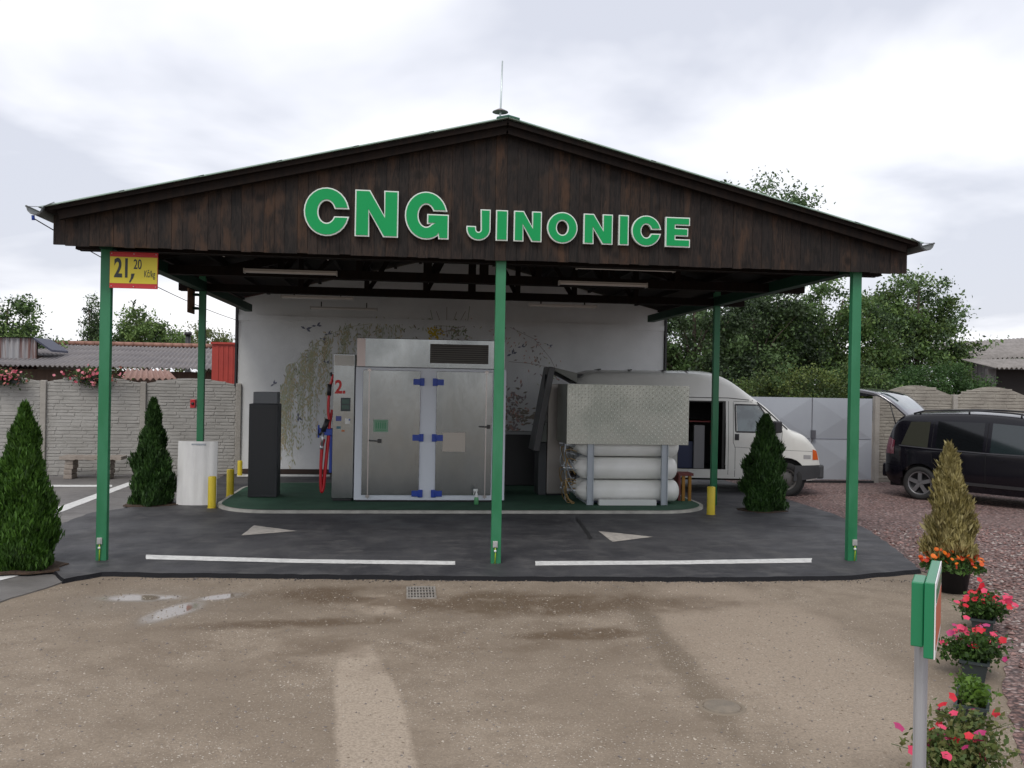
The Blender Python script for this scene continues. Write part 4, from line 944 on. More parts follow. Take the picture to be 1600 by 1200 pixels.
for pts in ([(3.10, 1.22), (3.88, 1.22)], [(3.09, 1.22), (3.075, 1.74)], [(3.075, 1.735), (3.53, 1.735)], [(3.53, 1.735), (3.88, 1.22)]): seam(b, pts, vW, -1, .028, .006)
b.build('window_seal', black, wn, local=True)
b = MB(); patch(b, [(3.07, 1.06), (3.15, 1.06), (3.15, 1.18), (3.07, 1.18)], vW, -1, .004); patch(b, [(3.085, 1.08), (3.135, 1.08), (3.135, 1.16), (3.085, 1.16)], vW, -1, .03); b.build('door_handle', black, van, local=True)
b = MB(); b.box(3.78, 3.92, -1.08, -.90, 1.22, 1.44); b.box(3.84, 3.90, -.92, -.84, 1.24, 1.30); b.build('mirror', black, van, local=True, bevel=.025)
b = MB()
patch(b, [(4.20, .30), (4.80, .36), (4.80, .60), (4.22, .60)], lambda x, z: vW(x, max(z, .4))+.0, -1, .03, 0, 8, 3); patch(b, [(4.20, .30), (4.80, .36), (4.80, .60), (4.22, .60)], lambda x, z: vW(x, max(z, .4)), 1, .03, 0, 8, 3)
w_ = vW(4.79, .5)+.03; b.box(4.70, 4.86, -w_, w_, .33, .60); b.build('bumper', M('bumper_grey', (.035, .037, .04), .6), van, local=True, bevel=.03)
b = MB(); patch(b, [(4.60, .70), (4.735, .70), (4.70, .87), (4.60, .90)], vW, -1, .006); b.build('indicator', M('indicator_orange', (.55, .10, .02), .25), van, local=True, )
b = MB(); patch(b, [(4.40, .72), (4.56, .72), (4.56, .79), (4.40, .80)], vW, -1, .004); b.build('badge', M('badge_grey', (.30, .30, .30), .4), van, local=True)
wa, ra = VL-.74, .42
b = MB()
for k in range(12):
    a0, a1 = R(15*k), R(15*k+15); f0, f1 = (wa+(ra+.02)*math.cos(a0), .33+(ra+.02)*math.sin(a0)), (wa+(ra+.02)*math.cos(a1), .33+(ra+.02)*math.sin(a1)); seam(b, [f1, f0], lambda x, z: vW(x, max(z, .42)), -1, .05, .01)
b.build('wheel_arch', vanw, van, local=True)
b = MB()
for ax in (wa, .95): b.tube([(ax, -.80, .34), (ax, .80, .34)], .40, 24)
b.box(.1, 4.6, -.72, .72, .28, .44); b.build('underside', M('under_black', (.01, .01, .01), .9), van, local=True)
steel_rim = M('steel_rim', (.10, .095, .09), .6, .4)
for ax in (wa, .95):
    for s in (-1, 1): wheel(van, ax, s*.80, s, .325, .20, .2, steel_rim)
b = MB()
for x in (.5, 1.1, 1.75, 2.2): b.box(x, x+.03, -.60, .6, 2.36, 2.38)
b.box(.06, .16, -.72, .72, 2.20, 2.27); b.build('roof_strip', black, van, local=True)
b = MB()
b.box(-.012, 0.0, -.62, -.03, 1.2, 1.75); b.cut().box(-.012, 0.0, .03, .62, 1.2, 1.75); b.split('rear_window', glass_dk, van, local=True)
# --- black people carrier, tailgate up
KL = 4.40; phi = 46; rzk = -R(phi)-YAW
def kroot():
    P = G(1437, 781); c, s = math.cos(rzk), math.sin(rzk); lx, ly = .72, -.84
    return P-Vector((c*lx-s*ly, s*lx+c*ly, 0))
carpaint = M('black_car_paint', (.0045, .004, .007), .22, coat=.35, spec=.25)
car = thing('parked_car', kroot(), 'black estate car with roof rails and its tailgate raised', 'car', rz=rzk)
kt = smooth_tab([(0, .95), (.04, 1.15), (.14, 1.42), (.30, 1.57), (.55, 1.62), (1.6, 1.66), (2.3, 1.63), (2.75, 1.53), (3.2, 1.29), (3.55, 1.06), (3.8, .99), (4.2, .87), (4.36, .74), (4.4, .55)])
kb = arch_bot(smooth_tab([(0, .42), (.12, .30), (.5, .24), (3.9, .22), (4.4, .28)]), [(.72, .36), (3.40, .36)])
def khw(x, z):
    w = .895
    if z > .95: w -= (z-.95)*.30
    if z < .5: w -= (.5-z)*.18
    if .9 < z < 1.0: w -= .0
    if x > 3.6: w -= .28*((x-3.6)/.8)**2
    if x < .5: w -= .20*((.5-x)/.5)**2.4
    return max(w, .25)
KX = sorted(set([0, .02, .05, .1, .15]+[round(.2+.1*k, 3) for k in range(42)]+[round(.72+.36*math.cos(R(a)), 4) for a in range(0, 181, 9)]+[round(3.40+.36*math.cos(R(a)), 4) for a in range(0, 181, 12)]+[4.34, 4.38, 4.4])); KX = [x for i, x in enumerate(KX) if i == 0 or x-KX[i-1] > .004]
KZ = [.22, .3, .38, .46, .54, .62, .7, .78, .86, .92, .96, 1.0, 1.08, 1.16, 1.24, 1.32, 1.4, 1.48]
b = MB(); kW = shell(b, KX, KZ, kt, kb, khw, .10, crown=.045, glass_roof=(2.85, 3.55))
kbody = b.build('body', [carpaint, glass_dk], car, local=True)
qg = M('quarter_glass', (.035, .036, .028), .05, spec=.5, coat=.4)
b = MB()
for s in (-1, 1): b.cut(); patch(b, [(.36, 1.03), (.86, 1.00), (.86, 1.48), (.50, 1.47)], kW, s, .004)
b.split('quarter_window', qg, car, local=True)
b = MB()
for s in (-1, 1): b.cut(); patch(b, [(1.0, .99), (1.82, .97), (1.82, 1.50), (1.0, 1.50)], kW, s, .004)
b.split('rear_side_window', glass_dk, car, local=True)
b = MB()
for s in (-1, 1): b.cut(); patch(b, [(1.95, .97), (3.12, .97), (2.62, 1.46), (1.95, 1.50)], kW, s, .004)
b.split('front_side_window', M('front_glass', (.016, .024, .026), .06, spec=.6, coat=.5), car, local=True)
b = MB(); tr = []
for pts in ([(.32, 1.015), (.9, .985), (1.9, .96), (3.2, .955)],): seam(b, pts, kW, -1, .020, .008)
b.build('window_trim', M('trim_dark', (.05, .05, .055), .3), kbody, local=True)
b = MB()
for pts in ([(.93, 1.48), (.93, .98), (.95, .72)], [(1.88, 1.5), (1.88, .45), (1.86, .3)], [(1.19, .44), (1.06, .62), (.96, .74)], [(3.2, .95), (3.25, .75), (3.12, .40)], [(1.2, .40), (3.1, .38)]): seam(b, pts, kW, -1, .009, .0015)
b.build('panel_gap', M('gap_black', (.003, .003, .003), .9), kbody, local=True)
b = MB(); patch(b, [(1.0, .36), (3.1, .34), (3.1, .40), (1.0, .42)], kW, -1, .012); b.build('side_strip', M('strip_plastic', (.03, .03, .032), .6), car, local=True)
for x in (1.05, 2.0):
    b = MB(); patch(b, [(x, .83), (x+.2, .83), (x+.2, .86), (x, .86)], kW, -1, .02); b.build('door_handle', carpaint, car, local=True)
b = MB(); b.box(3.02, 3.18, -1.08, -.88, .98, 1.15); b.build('mirror', M('mirror_shell', (.30, .31, .33), .2), car, local=True, bevel=.03)
for s in (-1, 1):
    b = MB(); P = [(x, s*(kW(x, kt(x)-.02)-.04), kt(x)+.055-(.045 if x in (.5, 2.5) else 0)) for x in (.5, .7, 1.2, 1.7, 2.2, 2.4, 2.5)]; b.tube(P, .016, 8)
    for x in (.62, 1.5, 2.38): b.tube([(x, s*(kW(x, kt(x)-.02)-.04), kt(x)-.01), (x, s*(kW(x, kt(x)-.02)-.04), kt(x)+.05)], .016, 6)
    b.build('roof_rail', black, car, local=True)
    b = MB(); patch(b, [(.012, .84), (.22, .84), (.22, 1.10), (.06, 1.16)], kW, s, .008, 0, 6, 5); b.build('tail_lamp', M('lamp_red', (.10, .006, .02), .15, coat=.8), car, local=True)
    b = MB(); patch(b, [(4.12, .66), (4.34, .64), (4.30, .78), (4.10, .86)], kW, s, .006); b.build('headlight', M('headlamp', (.5, .5, .5), .1, coat=1), car, local=True)
b = MB(); patch(b, [(.0, .42), (.42, .40), (.42, .60), (-.0, .64)], kW, -1, .025, 0, 6, 3); patch(b, [(.0, .42), (.42, .40), (.42, .60), (-.0, .64)], kW, 1, .025, 0, 6, 3); w_ = kW(.02, .5); b.box(-.06, .10, -w_, w_, .38, .64); b.build('rear_bumper', carpaint, car, local=True, bevel=.03)
# tailgate: hinged at the rear roof edge, raised a little above the horizontal
gl = .62; ga = R(22); gx_ = lerp_tab([(0, 0), (.62, .47), (.74, .58), (1.2, 1.04)]); gz_ = lerp_tab([(0, 0), (.3, .20), (.62, .36), (.74, .40), (1.2, .50)]); gd = lambda t, h=0: Vector((.34-gx_(t), 0, 1.61+gz_(t)+h))
b = MB(); n = 10; prof = [(t, .02*math.sin(math.pi*min(t/1.2, 1))) for t in np.linspace(0, 1.16, n)]
def gw(t): return .60+.12*min(t/.8, 1)
v = []
for t, h in prof:
    for k in range(9):
        y = -gw(t)+2*gw(t)*k/8; p = gd(t, h-.03*(y/gw(t))**2); v.append((p.x, y, p.z))
up_ = len(v); v += [(x, y*.97, z-.045) for x, y, z in v]
f = []; mi_ = []
for i in range(n-1):
    for k in range(8):
        a = i*9+k; b.add([v[a], v[a+1], v[a+10], v[a+9]], [(0, 1, 2, 3)], 1 if (1 <= i <= 5 and 1 <= k <= 6) else 0, True); b.add([v[up_+a], v[up_+a+1], v[up_+a+10], v[up_+a+9]], [(0, 1, 2, 3)], 2 if not (1 <= i <= 5 and 1 <= k <= 6) else 1, True)
for i in range(n-1):
    for k in (0, 8): a = i*9+k; b.add([v[a], v[a+9], v[up_+a+9], v[up_+a]], [(0, 1, 2, 3)], 0)
a = (n-1)*9
for k in range(8): b.add([v[a+k], v[a+k+1], v[up_+a+k+1], v[up_+a+k]], [(0, 1, 2, 3)], 0)
gate_p = M('tailgate_sky_sheen', (.16, .16, .18), .15, coat=1, metal=.5)  # far paler than the black body; sky reflection put into the gate's colour
tg = b.build('tailgate', [gate_p, glass_lt, black], car, local=True)
b = MB(); p = gd(1.05, -.09); b.box(p.x-.10, p.x+.14, -.62, .62, p.z-.05, p.z+.05); b.build('inner_trim', M('trim_blue_black', (.015, .02, .03), .5), tg, local=True, bevel=.01)
b = MB(); p = gd(.60, .07); b.bar((p.x+.16, -.05, p.z-.05), (p.x-.14, -.35, p.z+.03), .03, .03); b.build('wiper', black, tg, local=True)
b = MB(); p = gd(.42, -.02); b.tube([(.20, -.66, 1.30), (p.x, -.64, p.z)], .011, 8); b.build('gas_strut', black, tg, local=True)
b = MB()
for ax in (.72, 3.40): b.tube([(ax, -.76, .33), (ax, .76, .33)], .345, 24)
b.box(.1, 4.2, -.7, .7, .22, .4); b.build('underside', MATS['under_black'], car, local=True)
alloy = M('alloy_rim', (.22, .22, .23), .35, .7)
for ax in (.72, 3.40):
    for s in (-1, 1): wheel(car, ax, s*.775, s, .318, .215, .2, alloy, 5)
# ------------------------------------------------------------------ vegetation
def leaf_mats(n, cols, tr=.3):
    return [M('%s_%s' % (n, 'abcdef'[i]), c, .55, col2=tuple(x*.7 for x in c), scale=2.5, transl=tr, spec=.35) for i, c in enumerate(cols)]
def leaf_quads(P, size, rs, aspect=.55, up=0, jit=.3):
    n = len(P); d = rs.normal(size=(n, 3)); d[:, 2] += up; d /= np.linalg.norm(d, axis=1)[:, None]
    e = rs.normal(size=(n, 3)); e -= d*(e*d).sum(1)[:, None]; e /= np.linalg.norm(e, axis=1)[:, None]
    s = size*(1+jit*rs.normal(size=(n, 1))); s = np.clip(s, size*.4, size*2)
    nrm = np.cross(d, e)
    return np.stack([P-d*s*.5, P+e*s*aspect*.5+nrm*s*.12, P+d*s*.5, P-e*s*aspect*.5+nrm*s*.12], 1)
bark = M('bark', (.10, .08, .06), .9, col2=(.06, .045, .035), scale=6, stretch=(3, 3, .6), bump=.5, bscale=14)
def tree(name, lab, base, h, blobs, ncl, per, leaf, mats, seed, rc=.5, trunk=.16, group='trees behind the yard', fork=.3, up=0, cat='tree', sprig=0):
    """blobs: (dx, dy, z, rx, ry, rz) lobes of the crown; clumps sit in their outer part with gaps between them"""
    rs = np.random.RandomState(seed); base = Vector(base); t = thing(name, base, lab, cat, group)
    vol = np.array([q[3]*q[4]*q[5] for q in blobs])**.8; vol = vol/vol.sum(); cs = []
    for k in range(ncl):
        q = blobs[rs.choice(len(blobs), p=vol)]; d = rs.normal(size=3); d /= np.linalg.norm(d); r = rs.uniform(.25, 1)**.45*(1+.10*rs.normal())
        cs.append((q[0]+d[0]*r*q[3], q[1]+d[1]*r*q[4], max(.15, q[2]+d[2]*r*q[5])))
    cs = np.array(cs)
    b = MB(); lean = rs.normal(size=2)*.03*h; pts = []
    nseg = 7; th = h*.82
    for i in range(nseg+1): f = i/nseg; pts.append(Vector((lean[0]*f+.04*h*math.sin(f*3+seed)*.3, lean[1]*f, th*f)))
    b.tube(pts, [trunk*(1-.85*i/nseg)+.01 for i in range(nseg+1)], 8)
    for k in rs.choice(ncl, min(ncl, 34), replace=False):
        c = Vector(cs[k]); zf = min(max(c.z*.55, h*.12)/th, .9); i = zf*nseg; j = int(i); s0 = pts[j].lerp(pts[min(j+1, nseg)], i-j)
        mid = s0.lerp(c, .5)+Vector((rs.normal()*.1, rs.normal()*.1, .06*h*rs.rand())); r0 = trunk*.38*(1-zf*.6)
        b.tube([s0, mid, c], [r0, r0*.55, r0*.15], 5, caps=False)
    b.v = [(x+base.x, y+base.y, z+base.z) for x, y, z in b.v]; b.build('trunk', bark, t)
    V = []; mi = []
    for c in cs:
        n = int(per*1.7*rs.uniform(.5, 1.4)); r = rc*rs.uniform(.6, 1.3); P = rs.normal(size=(n, 3))*np.array([1, 1, .75])*r*.5+c
        V.append(leaf_quads(P, leaf*.78, rs, up=up)); k = rs.choice(len(mats)); mi += list(np.where(rs.rand(n) < .75, k, rs.choice(len(mats), n)))
    if sprig:
        for c in cs[rs.choice(ncl, sprig)]:
            d = np.array(c)-np.array([0, 0, h*.5]); d /= np.linalg.norm(d); m = 26; tt = rs.rand(m, 1)
            V.append(leaf_quads(c+d*tt*rc*1.6+rs.normal(size=(m, 3))*.07, leaf, rs)); mi += [rs.choice(len(mats))]*m
    V = np.concatenate(V); polys('crown', V, mats, mi, parent=t); return t
lg_d = leaf_mats('leaf_deep', ((0.088, 0.157, 0.049), (0.145, 0.240, 0.071), (0.040, 0.073, 0.028), (0.226, 0.340, 0.105)))
lg_y = leaf_mats('leaf_light', ((0.095, 0.146, 0.039), (0.172, 0.224, 0.059), (0.055, 0.086, 0.028)))
lg_g = leaf_mats('leaf_greyish', ((0.150, 0.227, 0.120), (0.200, 0.292, 0.156), (0.120, 0.184, 0.092)))
lg_k = leaf_mats('leaf_shade', ((0.026, 0.046, 0.020), (0.045, 0.076, 0.029), (0.085, 0.146, 0.047)), .2)  # darkened greens; shade of the massed trees put into the leaf colour
def W0(u, v, y): p = at(u, v, y); return p
def tpos(u, y): p = at(u, 600, y); return (p.x, p.y, 0)
tree('tall_tree', 'tallest tree, its tip showing over the right slope of the station roof', tpos(1168, 31), 9.9, [(0, 0, 8.6, 1.3, 1.4, .95), (-1.2, 0, 8.5, .9, .9, .8), (1.5, 0, 8.2, .9, .9, .8), (0, 0, 5.5, 3.1, 2.2, 2.2), (-1, 0, 3, 2.8, 2.2, 1.8)], 160, 130, .15, lg_g+lg_d[:2], 1, .52, .2, sprig=24)
tree('broadleaf_tree', 'broad loose crowned tree right of the right front post, sky showing through it', tpos(1432, 27), 6.5, [(0, 0, 4.75, 1.3, 1.2, 1.2), (.85, 0, 3.7, 1.1, 1, 1.1), (-1.1, 0, 4.1, 1.1, 1.1, 1.3), (.2, 0, 2.6, 1.6, 1.3, 1.2)], 150, 115, .13, lg_d+lg_g[:1]+lg_y[:1], 2, .44, .13, sprig=30)
tree('broadleaf_tree', 'dense mid green tree rising left of the right front post behind the gate', tpos(1290, 26), 5.8, [(0, 0, 4.2, 1.5, 1.4, 1.3), (-1.2, 0, 3.3, 1.3, 1.2, 1.3), (.9, 0, 3.0, 1.4, 1.2, 1.4), (0, 0, 2.0, 2.1, 1.3, 1.2)], 200, 130, .13, lg_d+lg_y[:1], 3, .44, .14, sprig=14)
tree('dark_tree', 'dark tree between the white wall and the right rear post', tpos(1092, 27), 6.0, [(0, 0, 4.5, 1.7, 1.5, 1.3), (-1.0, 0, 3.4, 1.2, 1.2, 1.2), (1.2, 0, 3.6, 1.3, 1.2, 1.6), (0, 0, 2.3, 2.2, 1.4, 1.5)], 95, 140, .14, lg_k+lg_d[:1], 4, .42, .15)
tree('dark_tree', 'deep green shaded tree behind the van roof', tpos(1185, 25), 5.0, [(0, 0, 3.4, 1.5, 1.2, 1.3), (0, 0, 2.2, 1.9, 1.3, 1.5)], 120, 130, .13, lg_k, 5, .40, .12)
tree('leafy_bush', 'yellow green bush spilling over the left half of the grey gate', tpos(1235, 21.5), 2.7, [(0, 0, 2.0, 1.3, .6, .55), (-.9, 0, 1.9, .9, .5, .42), (.9, 0, 2.0, .9, .5, .5)], 80, 100, .085, lg_y+lg_d[:1], 6, .30, .04, group='bushes along the boundary', cat='bush')
tree('leafy_bush', 'light green bush above the right half of the grey gate', tpos(1335, 21.8), 2.9, [(0, 0, 2.1, 1.0, .6, .65), (.6, 0, 1.9, .8, .5, .5)], 60, 100, .085, lg_y+lg_d, 8, .30, .04, group='bushes along the boundary', cat='bush')
tree('conifer_bush', 'dark spreading conifer bush above the concrete fence behind the raised tailgate', tpos(1465, 23), 2.9, [(0, 0, 2.2, 1.5, .7, .65), (.8, 0, 2.0, .9, .6, .45), (-1, 0, 1.9, 1.0, .6, .6)], 90, 110, .085, leaf_mats('conifer', ((0.079, 0.161, 0.045), (0.053, 0.113, 0.036))), 9, .28, .05, group='bushes along the boundary', cat='bush')
tree('broadleaf_tree', 'green tree at the left edge rising behind the rusty shed', tpos(8, 31), 5.2, [(0, 0, 3.7, 1.0, .9, 1.0), (-.9, 0, 3.4, .9, .9, .9), (.7, 0, 2.9, .8, .8, .7), (0, 0, 2.1, 1.8, 1, 1)], 90, 105, .13, lg_d, 10, .45, .12, sprig=12)
tree('poplar_tree', 'narrow upright poplar seen left of the left front post', tpos(141, 58), 7.4, [(0, 0, 5.2, .5, .5, 2.1), (.35, 0, 4.3, .6, .5, 1.8), (0, 0, 2.5, .9, .7, 1.6)], 70, 80, .19, lg_k+lg_g[:1], 12, .5, .12, up=1)
tree('broadleaf_tree', 'rounded mid green tree right of the left front post', tpos(222, 45), 5.6, [(0, 0, 4.1, 1.2, 1, 1.1), (1.1, 0, 3.4, 1.0, .9, .8), (-1.0, 0, 3.2, 1.1, .9, .9), (-2.2, 0, 2.8, .8, .9, .6)], 110, 95, .17, lg_d+lg_y[:1], 13, .5, .12, sprig=14)
tree('willow_tree', 'pale yellow green weeping tree beside the left rear post', tpos(322, 50), 5.2, [(0, 0, 3.8, 1.2, .9, 1.0), (.9, 0, 3.2, .9, .8, 1.0), (-.9, 0, 3.2, .9, .8, 1.1)], 80, 95, .17, leaf_mats('willow', ((0.169, 0.208, 0.078), (0.221, 0.247, 0.111), (0.130, 0.169, 0.065))), 14, .5, .12, up=-1)
for i, (u, yy, hh) in enumerate(((366, 62, 4.6), (100, 60, 4.3), (1548, 75, 6.7), (1585, 78, 6.2), (1615, 75, 6.4))):
    tree('distant_tree', ['small hazy tree at the wall corner, beyond the red sheet', 'low distant treetop left of the poplar', 'distant treetops above the grey shed, left one', 'distant treetops above the grey shed, middle one', 'distant treetops above the grey shed at the right edge'][i], tpos(u, yy), hh, [(0, 0, hh*.7, 1.6, 1, hh*.25), (1, 0, hh*.6, 1.3, 1, hh*.22)], 40, 70, .28, lg_g, 30+i, .7, .1, group='distant trees')
# thujas: dense upright sprays on a tapering body
def thuja(name, lab, base, h, r, mats, seed, n=7000, z0=.02, lf=.055, skew=0, parent=None, loose=.2, group='cone shaped conifers', shape=(.80, .96, 1.0, .84, .62, .40, .22, .04)):
    rs = np.random.RandomState(seed); base = Vector(base); t = parent or thing(name, base, lab, 'conifer', group)
    zz = rs.rand(n)**1.25; th = rs.uniform(0, 2*math.pi, n)
    def prof(z): return np.interp(z, [0, .06, .2, .42, .62, .8, .92, 1], shape)
    lump = 1+.20*np.sin(th*3+zz*11+seed)+.13*np.sin(th*5-zz*17+seed*2)+.09*np.sin(zz*31+th*2)
    rad = r*prof(zz)*lump*(1+rs.normal(size=n)*.05-np.abs(rs.normal(size=n))*loose)
    P = np.stack([rad*np.cos(th)+skew*zz*h, rad*np.sin(th), z0+zz*(h-z0)], 1)
    up = np.stack([np.cos(th)*.35, np.sin(th)*.35, np.ones(n)], 1)+rs.normal(size=(n, 3))*.28; up /= np.linalg.norm(up, axis=1)[:, None]
    si = np.stack([-np.sin(th), np.cos(th), np.zeros(n)], 1)+rs.normal(size=(n, 3))*.7; si -= up*(si*up).sum(1)[:, None]; si /= np.linalg.norm(si, axis=1)[:, None]
    L = lf*rs.uniform(.6, 1.9, (n, 1))*np.where(rs.rand(n, 1) < .06, 1.6, 1); w_ = L*.13
    V = np.stack([P-up*L*.5, P+si*w_+up*L*.15, P+up*L*.62, P-si*w_+up*L*.15], 1)
    cl = (np.sin(th*4+zz*22+seed)+np.sin(zz*41-th*7)); mi = ((cl > .3).astype(int)+(rs.rand(n) < .25)) % len(mats)
    polys('foliage', V+0*base.x, mats, mi, parent=t)
    b = MB(); b.tube([(0, 0, z0-.02), (skew*h*.3, 0, h*.35), (skew*h*.75, 0, h*.8)], [.035, .02, .006], 8)
    for k in range(28):
        a = k*2.4; z = .1+.65*h*k/28; rr = r*float(prof(z/h))*.75; b.tube([(skew*z, 0, z-.02), (rr*math.cos(a)*.6+skew*z, rr*math.sin(a)*.6, z+.05), (rr*math.cos(a)+skew*z, rr*math.sin(a), z+.16)], [.009, .006, .003], 4, caps=False)
    b.build('trunk', bark, t, local=True)
    return t
core = M('inner_twigs', (.02, .03, .012), .9)
tg1 = leaf_mats('thuja', ((0.039, 0.101, 0.011), (0.071, 0.163, 0.020), (0.023, 0.062, 0.009)), .15)
tg2 = leaf_mats('thuja_dark', ((0.028, 0.073, 0.015), (0.048, 0.114, 0.022), (0.016, 0.044, 0.011)), .15)
tgy = leaf_mats('thuja_gold', ((0.294, 0.250, 0.090), (0.368, 0.320, 0.140), (0.202, 0.170, 0.060), (0.138, 0.180, 0.050)), .15)
thuja('thuja', 'largest green cone conifer, at the left edge in front of the left front post', G(34, 893), 1.74, .305, tg1, 3, 42000, lf=.05)
thuja('thuja', 'green cone conifer between the left front post and the white board', G(237, 792), 1.70, .30, tg2, 5, 27000, shape=(.80, .98, 1.0, .86, .56, .34, .22, .05), lf=.055)
thuja('thuja', 'dark green cone conifer in front of the van door, beside the right front post', G(1192, 801), 1.60, .30, tg2, 8, 28000, shape=(.82, .98, 1.02, 1.0, .82, .44, .30, .08), lf=.055, skew=.02)
soil = M('soil', (.045, .028, .018), .95, col2=(.075, .045, .028), scale=20, bump=.8, bscale=60)
def soilpatch(u, v, r, sd, z=.053):
    P = G(u, v); rr_ = random.Random(sd); sheet('soil', [(P.x+r*(1+rr_.uniform(-.2, .2))*math.cos(k*.5236), P.y+r*.85*(1+rr_.uniform(-.2, .2))*math.sin(k*.5236)) for k in range(12)], z, soil, .02, .012)
soilpatch(36, 893, .42, 1); soilpatch(237, 792, .40, 2); soilpatch(1192, 801, .38, 3)
# potted golden conifer with marigolds
petal = {}
def blooms(name, pts, size, mats, parent, seed, face=(0, -.5, .8), npet=6, apart=True):
    rs = np.random.RandomState(seed); V = []; mi = []
    for p in pts:
        f = Vector(face)+Vector(rs.normal(size=3)*.5); f.normalize(); a = f.cross(Vector((.2, .9, .1))).normalized(); c = f.cross(a); s = size*rs.uniform(.7, 1.2); k = rs.choice(len(mats))
        for j in range(npet):
            t0 = 2*math.pi*j/npet; d = a*math.cos(t0)+c*math.sin(t0); e = f.cross(d); p_ = Vector(p)
            V.append([p_, p_+d*s*.62+e*s*.46+f*s*.2, p_+d*s+f*s*.12, p_+d*s*.62-e*s*.46+f*s*.2]); mi.append(k)
    V = np.array([[tuple(q) for q in v] for v in V])
    if not apart: return polys(name, V, mats, mi, parent=parent)
    for i in range(0, len(V), npet):
        c = V[i:i+npet].reshape(-1, 3).mean(0); o = polys(name, V[i:i+npet], mats, mi[i:i+npet], parent=parent, off=c); o.location = c
pp = G(1487, 924)
pot = thing('potted_conifer', pp, 'golden yellow cone conifer with orange marigolds round its foot in a black pot', 'potted plant')
b = MB(); b.lathe([(0, 0), (.14, 0), (.185, .27), (.20, .275), (.20, .31), (.18, .31), (.165, .26), (0, .26)], (0, 0, 0), 'z', 28); b.build('pot', M('pot_black', (.014, .014, .016), .4), pot, local=True)
thuja('thuja', '', pp, 1.50, .228, tgy, 11, 20000, z0=.30, lf=.05, parent=pot, loose=.36, skew=-.04)
rs2 = np.random.RandomState(9)
def mound(n, r, z, h, cx=0, cy=0):
    a = rs2.uniform(0, 6.28, n); q = np.sqrt(rs2.rand(n)); return np.stack([cx+r*q*np.cos(a), cy+r*q*np.sin(a), z+h*(1-q*q)*rs2.uniform(.4, 1, n)], 1)
fl = leaf_mats('bedding', ((.05, .11, .02), (.08, .16, .03), (.035, .075, .018)), .3)
polys('marigold_leaves', leaf_quads(mound(2000, .31, .26, .17, -.05, -.08), .035, rs2), fl, rs2.choice(3, 2000), parent=pot)
blooms('marigold_flower', mound(99, .31, .33, .18, -.06, -.10), .026, [M('marigold_orange', (.62, .085, .006), .6), M('marigold_red', (.42, .025, .006), .6), M('marigold_yellow', (.72, .16, .01), .6)], pot, 3, npet=8)
# petunia boxes
pet = [M('petunia_red', (.50, .006, .02), .55), M('petunia_pink', (.58, .035, .10), .55), M('petunia_magenta', (.38, .02, .12), .55)]
boxm = M('planter_plastic', (.030, .040, .042), .45)
def planter(u, v, L, rz, lab, nfl, mats_i, seed, leaf_n=1400, spread=1.25, hh=.22, lmat=fl, bx=True, lean=0, fs=.030):
    P = G(u, v); t = thing('flower_box', P, lab, 'planter', 'flower boxes along the gravel edge', rz)
    b = MB(); w0, w1, l0, l1, H = .065, .085, L/2-.03, L/2, .13
    ring = lambda w_, l_, z: [(-w_, -l_, z), (w_, -l_, z), (w_, l_, z), (-w_, l_, z)]
    v_ = ring(w0, l0, 0)+ring(w1, l1, H)+ring(w1+.012, l1+.012, H)+ring(w1+.012, l1+.012, H+.018)+ring(w1-.006, l1-.006, H+.018)+ring(w1-.010, l1-.01, H-.035)
    b.add(v_, [(0, 3, 2, 1)]+[(4*j+i, 4*j+(i+1) % 4, 4*j+4+(i+1) % 4, 4*j+4+i) for j in range(5) for i in range(4)])
    b.build('trough', boxm, t, local=True)
    b = MB(); b.box(-w1+.012, w1-.012, -l1+.012, l1-.012, H-.05, H-.028); b.build('soil', soil, t, local=True)
    rs = np.random.RandomState(seed); nb = 7; cen = [(rs.normal()*.05+lean, rs.uniform(-l1, l1)*.8, H+.03+rs.rand()*hh*.5, rs.uniform(.045, .08)) for _ in range(nb)]
    Pn = []
    for k in range(leaf_n): c = cen[rs.choice(nb)]; Pn.append(np.array(c[:3])+rs.normal(size=3)*c[3]*np.array([spread, 1, .75])*.75)
    Pn = np.array(Pn); Pn[:, 2] = np.clip(Pn[:, 2], H-.05, None)
    polys('leaves', leaf_quads(Pn, .034, rs, .6), lmat, rs.choice(len(lmat), leaf_n), parent=t)
    b = MB()
    for k in range(26): c = cen[k % nb]; b.tube([(c[0]*.3, c[1], H-.03), (c[0]*.8+rs.normal()*.02, c[1]+rs.normal()*.02, H+.05), (c[0]+rs.normal()*.07*spread, c[1]+rs.normal()*.05, c[2]+.04)], [.003, .0025, .002], 4, caps=False)
    b.build('stems', M('stem_green', (.06, .10, .03), .6), t, local=True)
    if nfl:
        F = []
        for k in range(nfl): c = cen[rs.choice(nb)]; F.append((c[0]+rs.normal()*.09*spread, c[1]+rs.normal()*.07, c[2]+abs(rs.normal())*.06+.02))
        blooms('petunia_flower', F, fs, [pet[i] for i in mats_i], t, seed+1, npet=5)
    return t
rzl = -R(36)
planter(1536, 985, .5, rzl, 'flower box with a round mound of red and pink petunias, farthest from the viewer', 48, (1, 0), 41, 2300)
planter(1524, 1052, .5, rzl, 'flower box with red blooms and trailing pink petunias, second from the far end', 32, (0, 1, 2), 42, 2200, lean=-.03)
planter(1519, 1125, .42, rzl, 'dark green flower box holding only fresh green leaves and no flowers', 0, (0,), 43, 700, .7, .12, lmat=leaf_mats('fresh', ((.12, .22, .03), (.09, .17, .03)), .3))
planter(1497, 1228, .62, rzl, 'nearest flower box with straggly dark red and magenta petunias, at the bottom edge', 26, (0, 2, 1), 44, 2800, 1.6, .22, lmat=leaf_mats('straggly', ((.14, .18, .05), (.09, .14, .04), (.19, .20, .07)), .3), fs=.030)
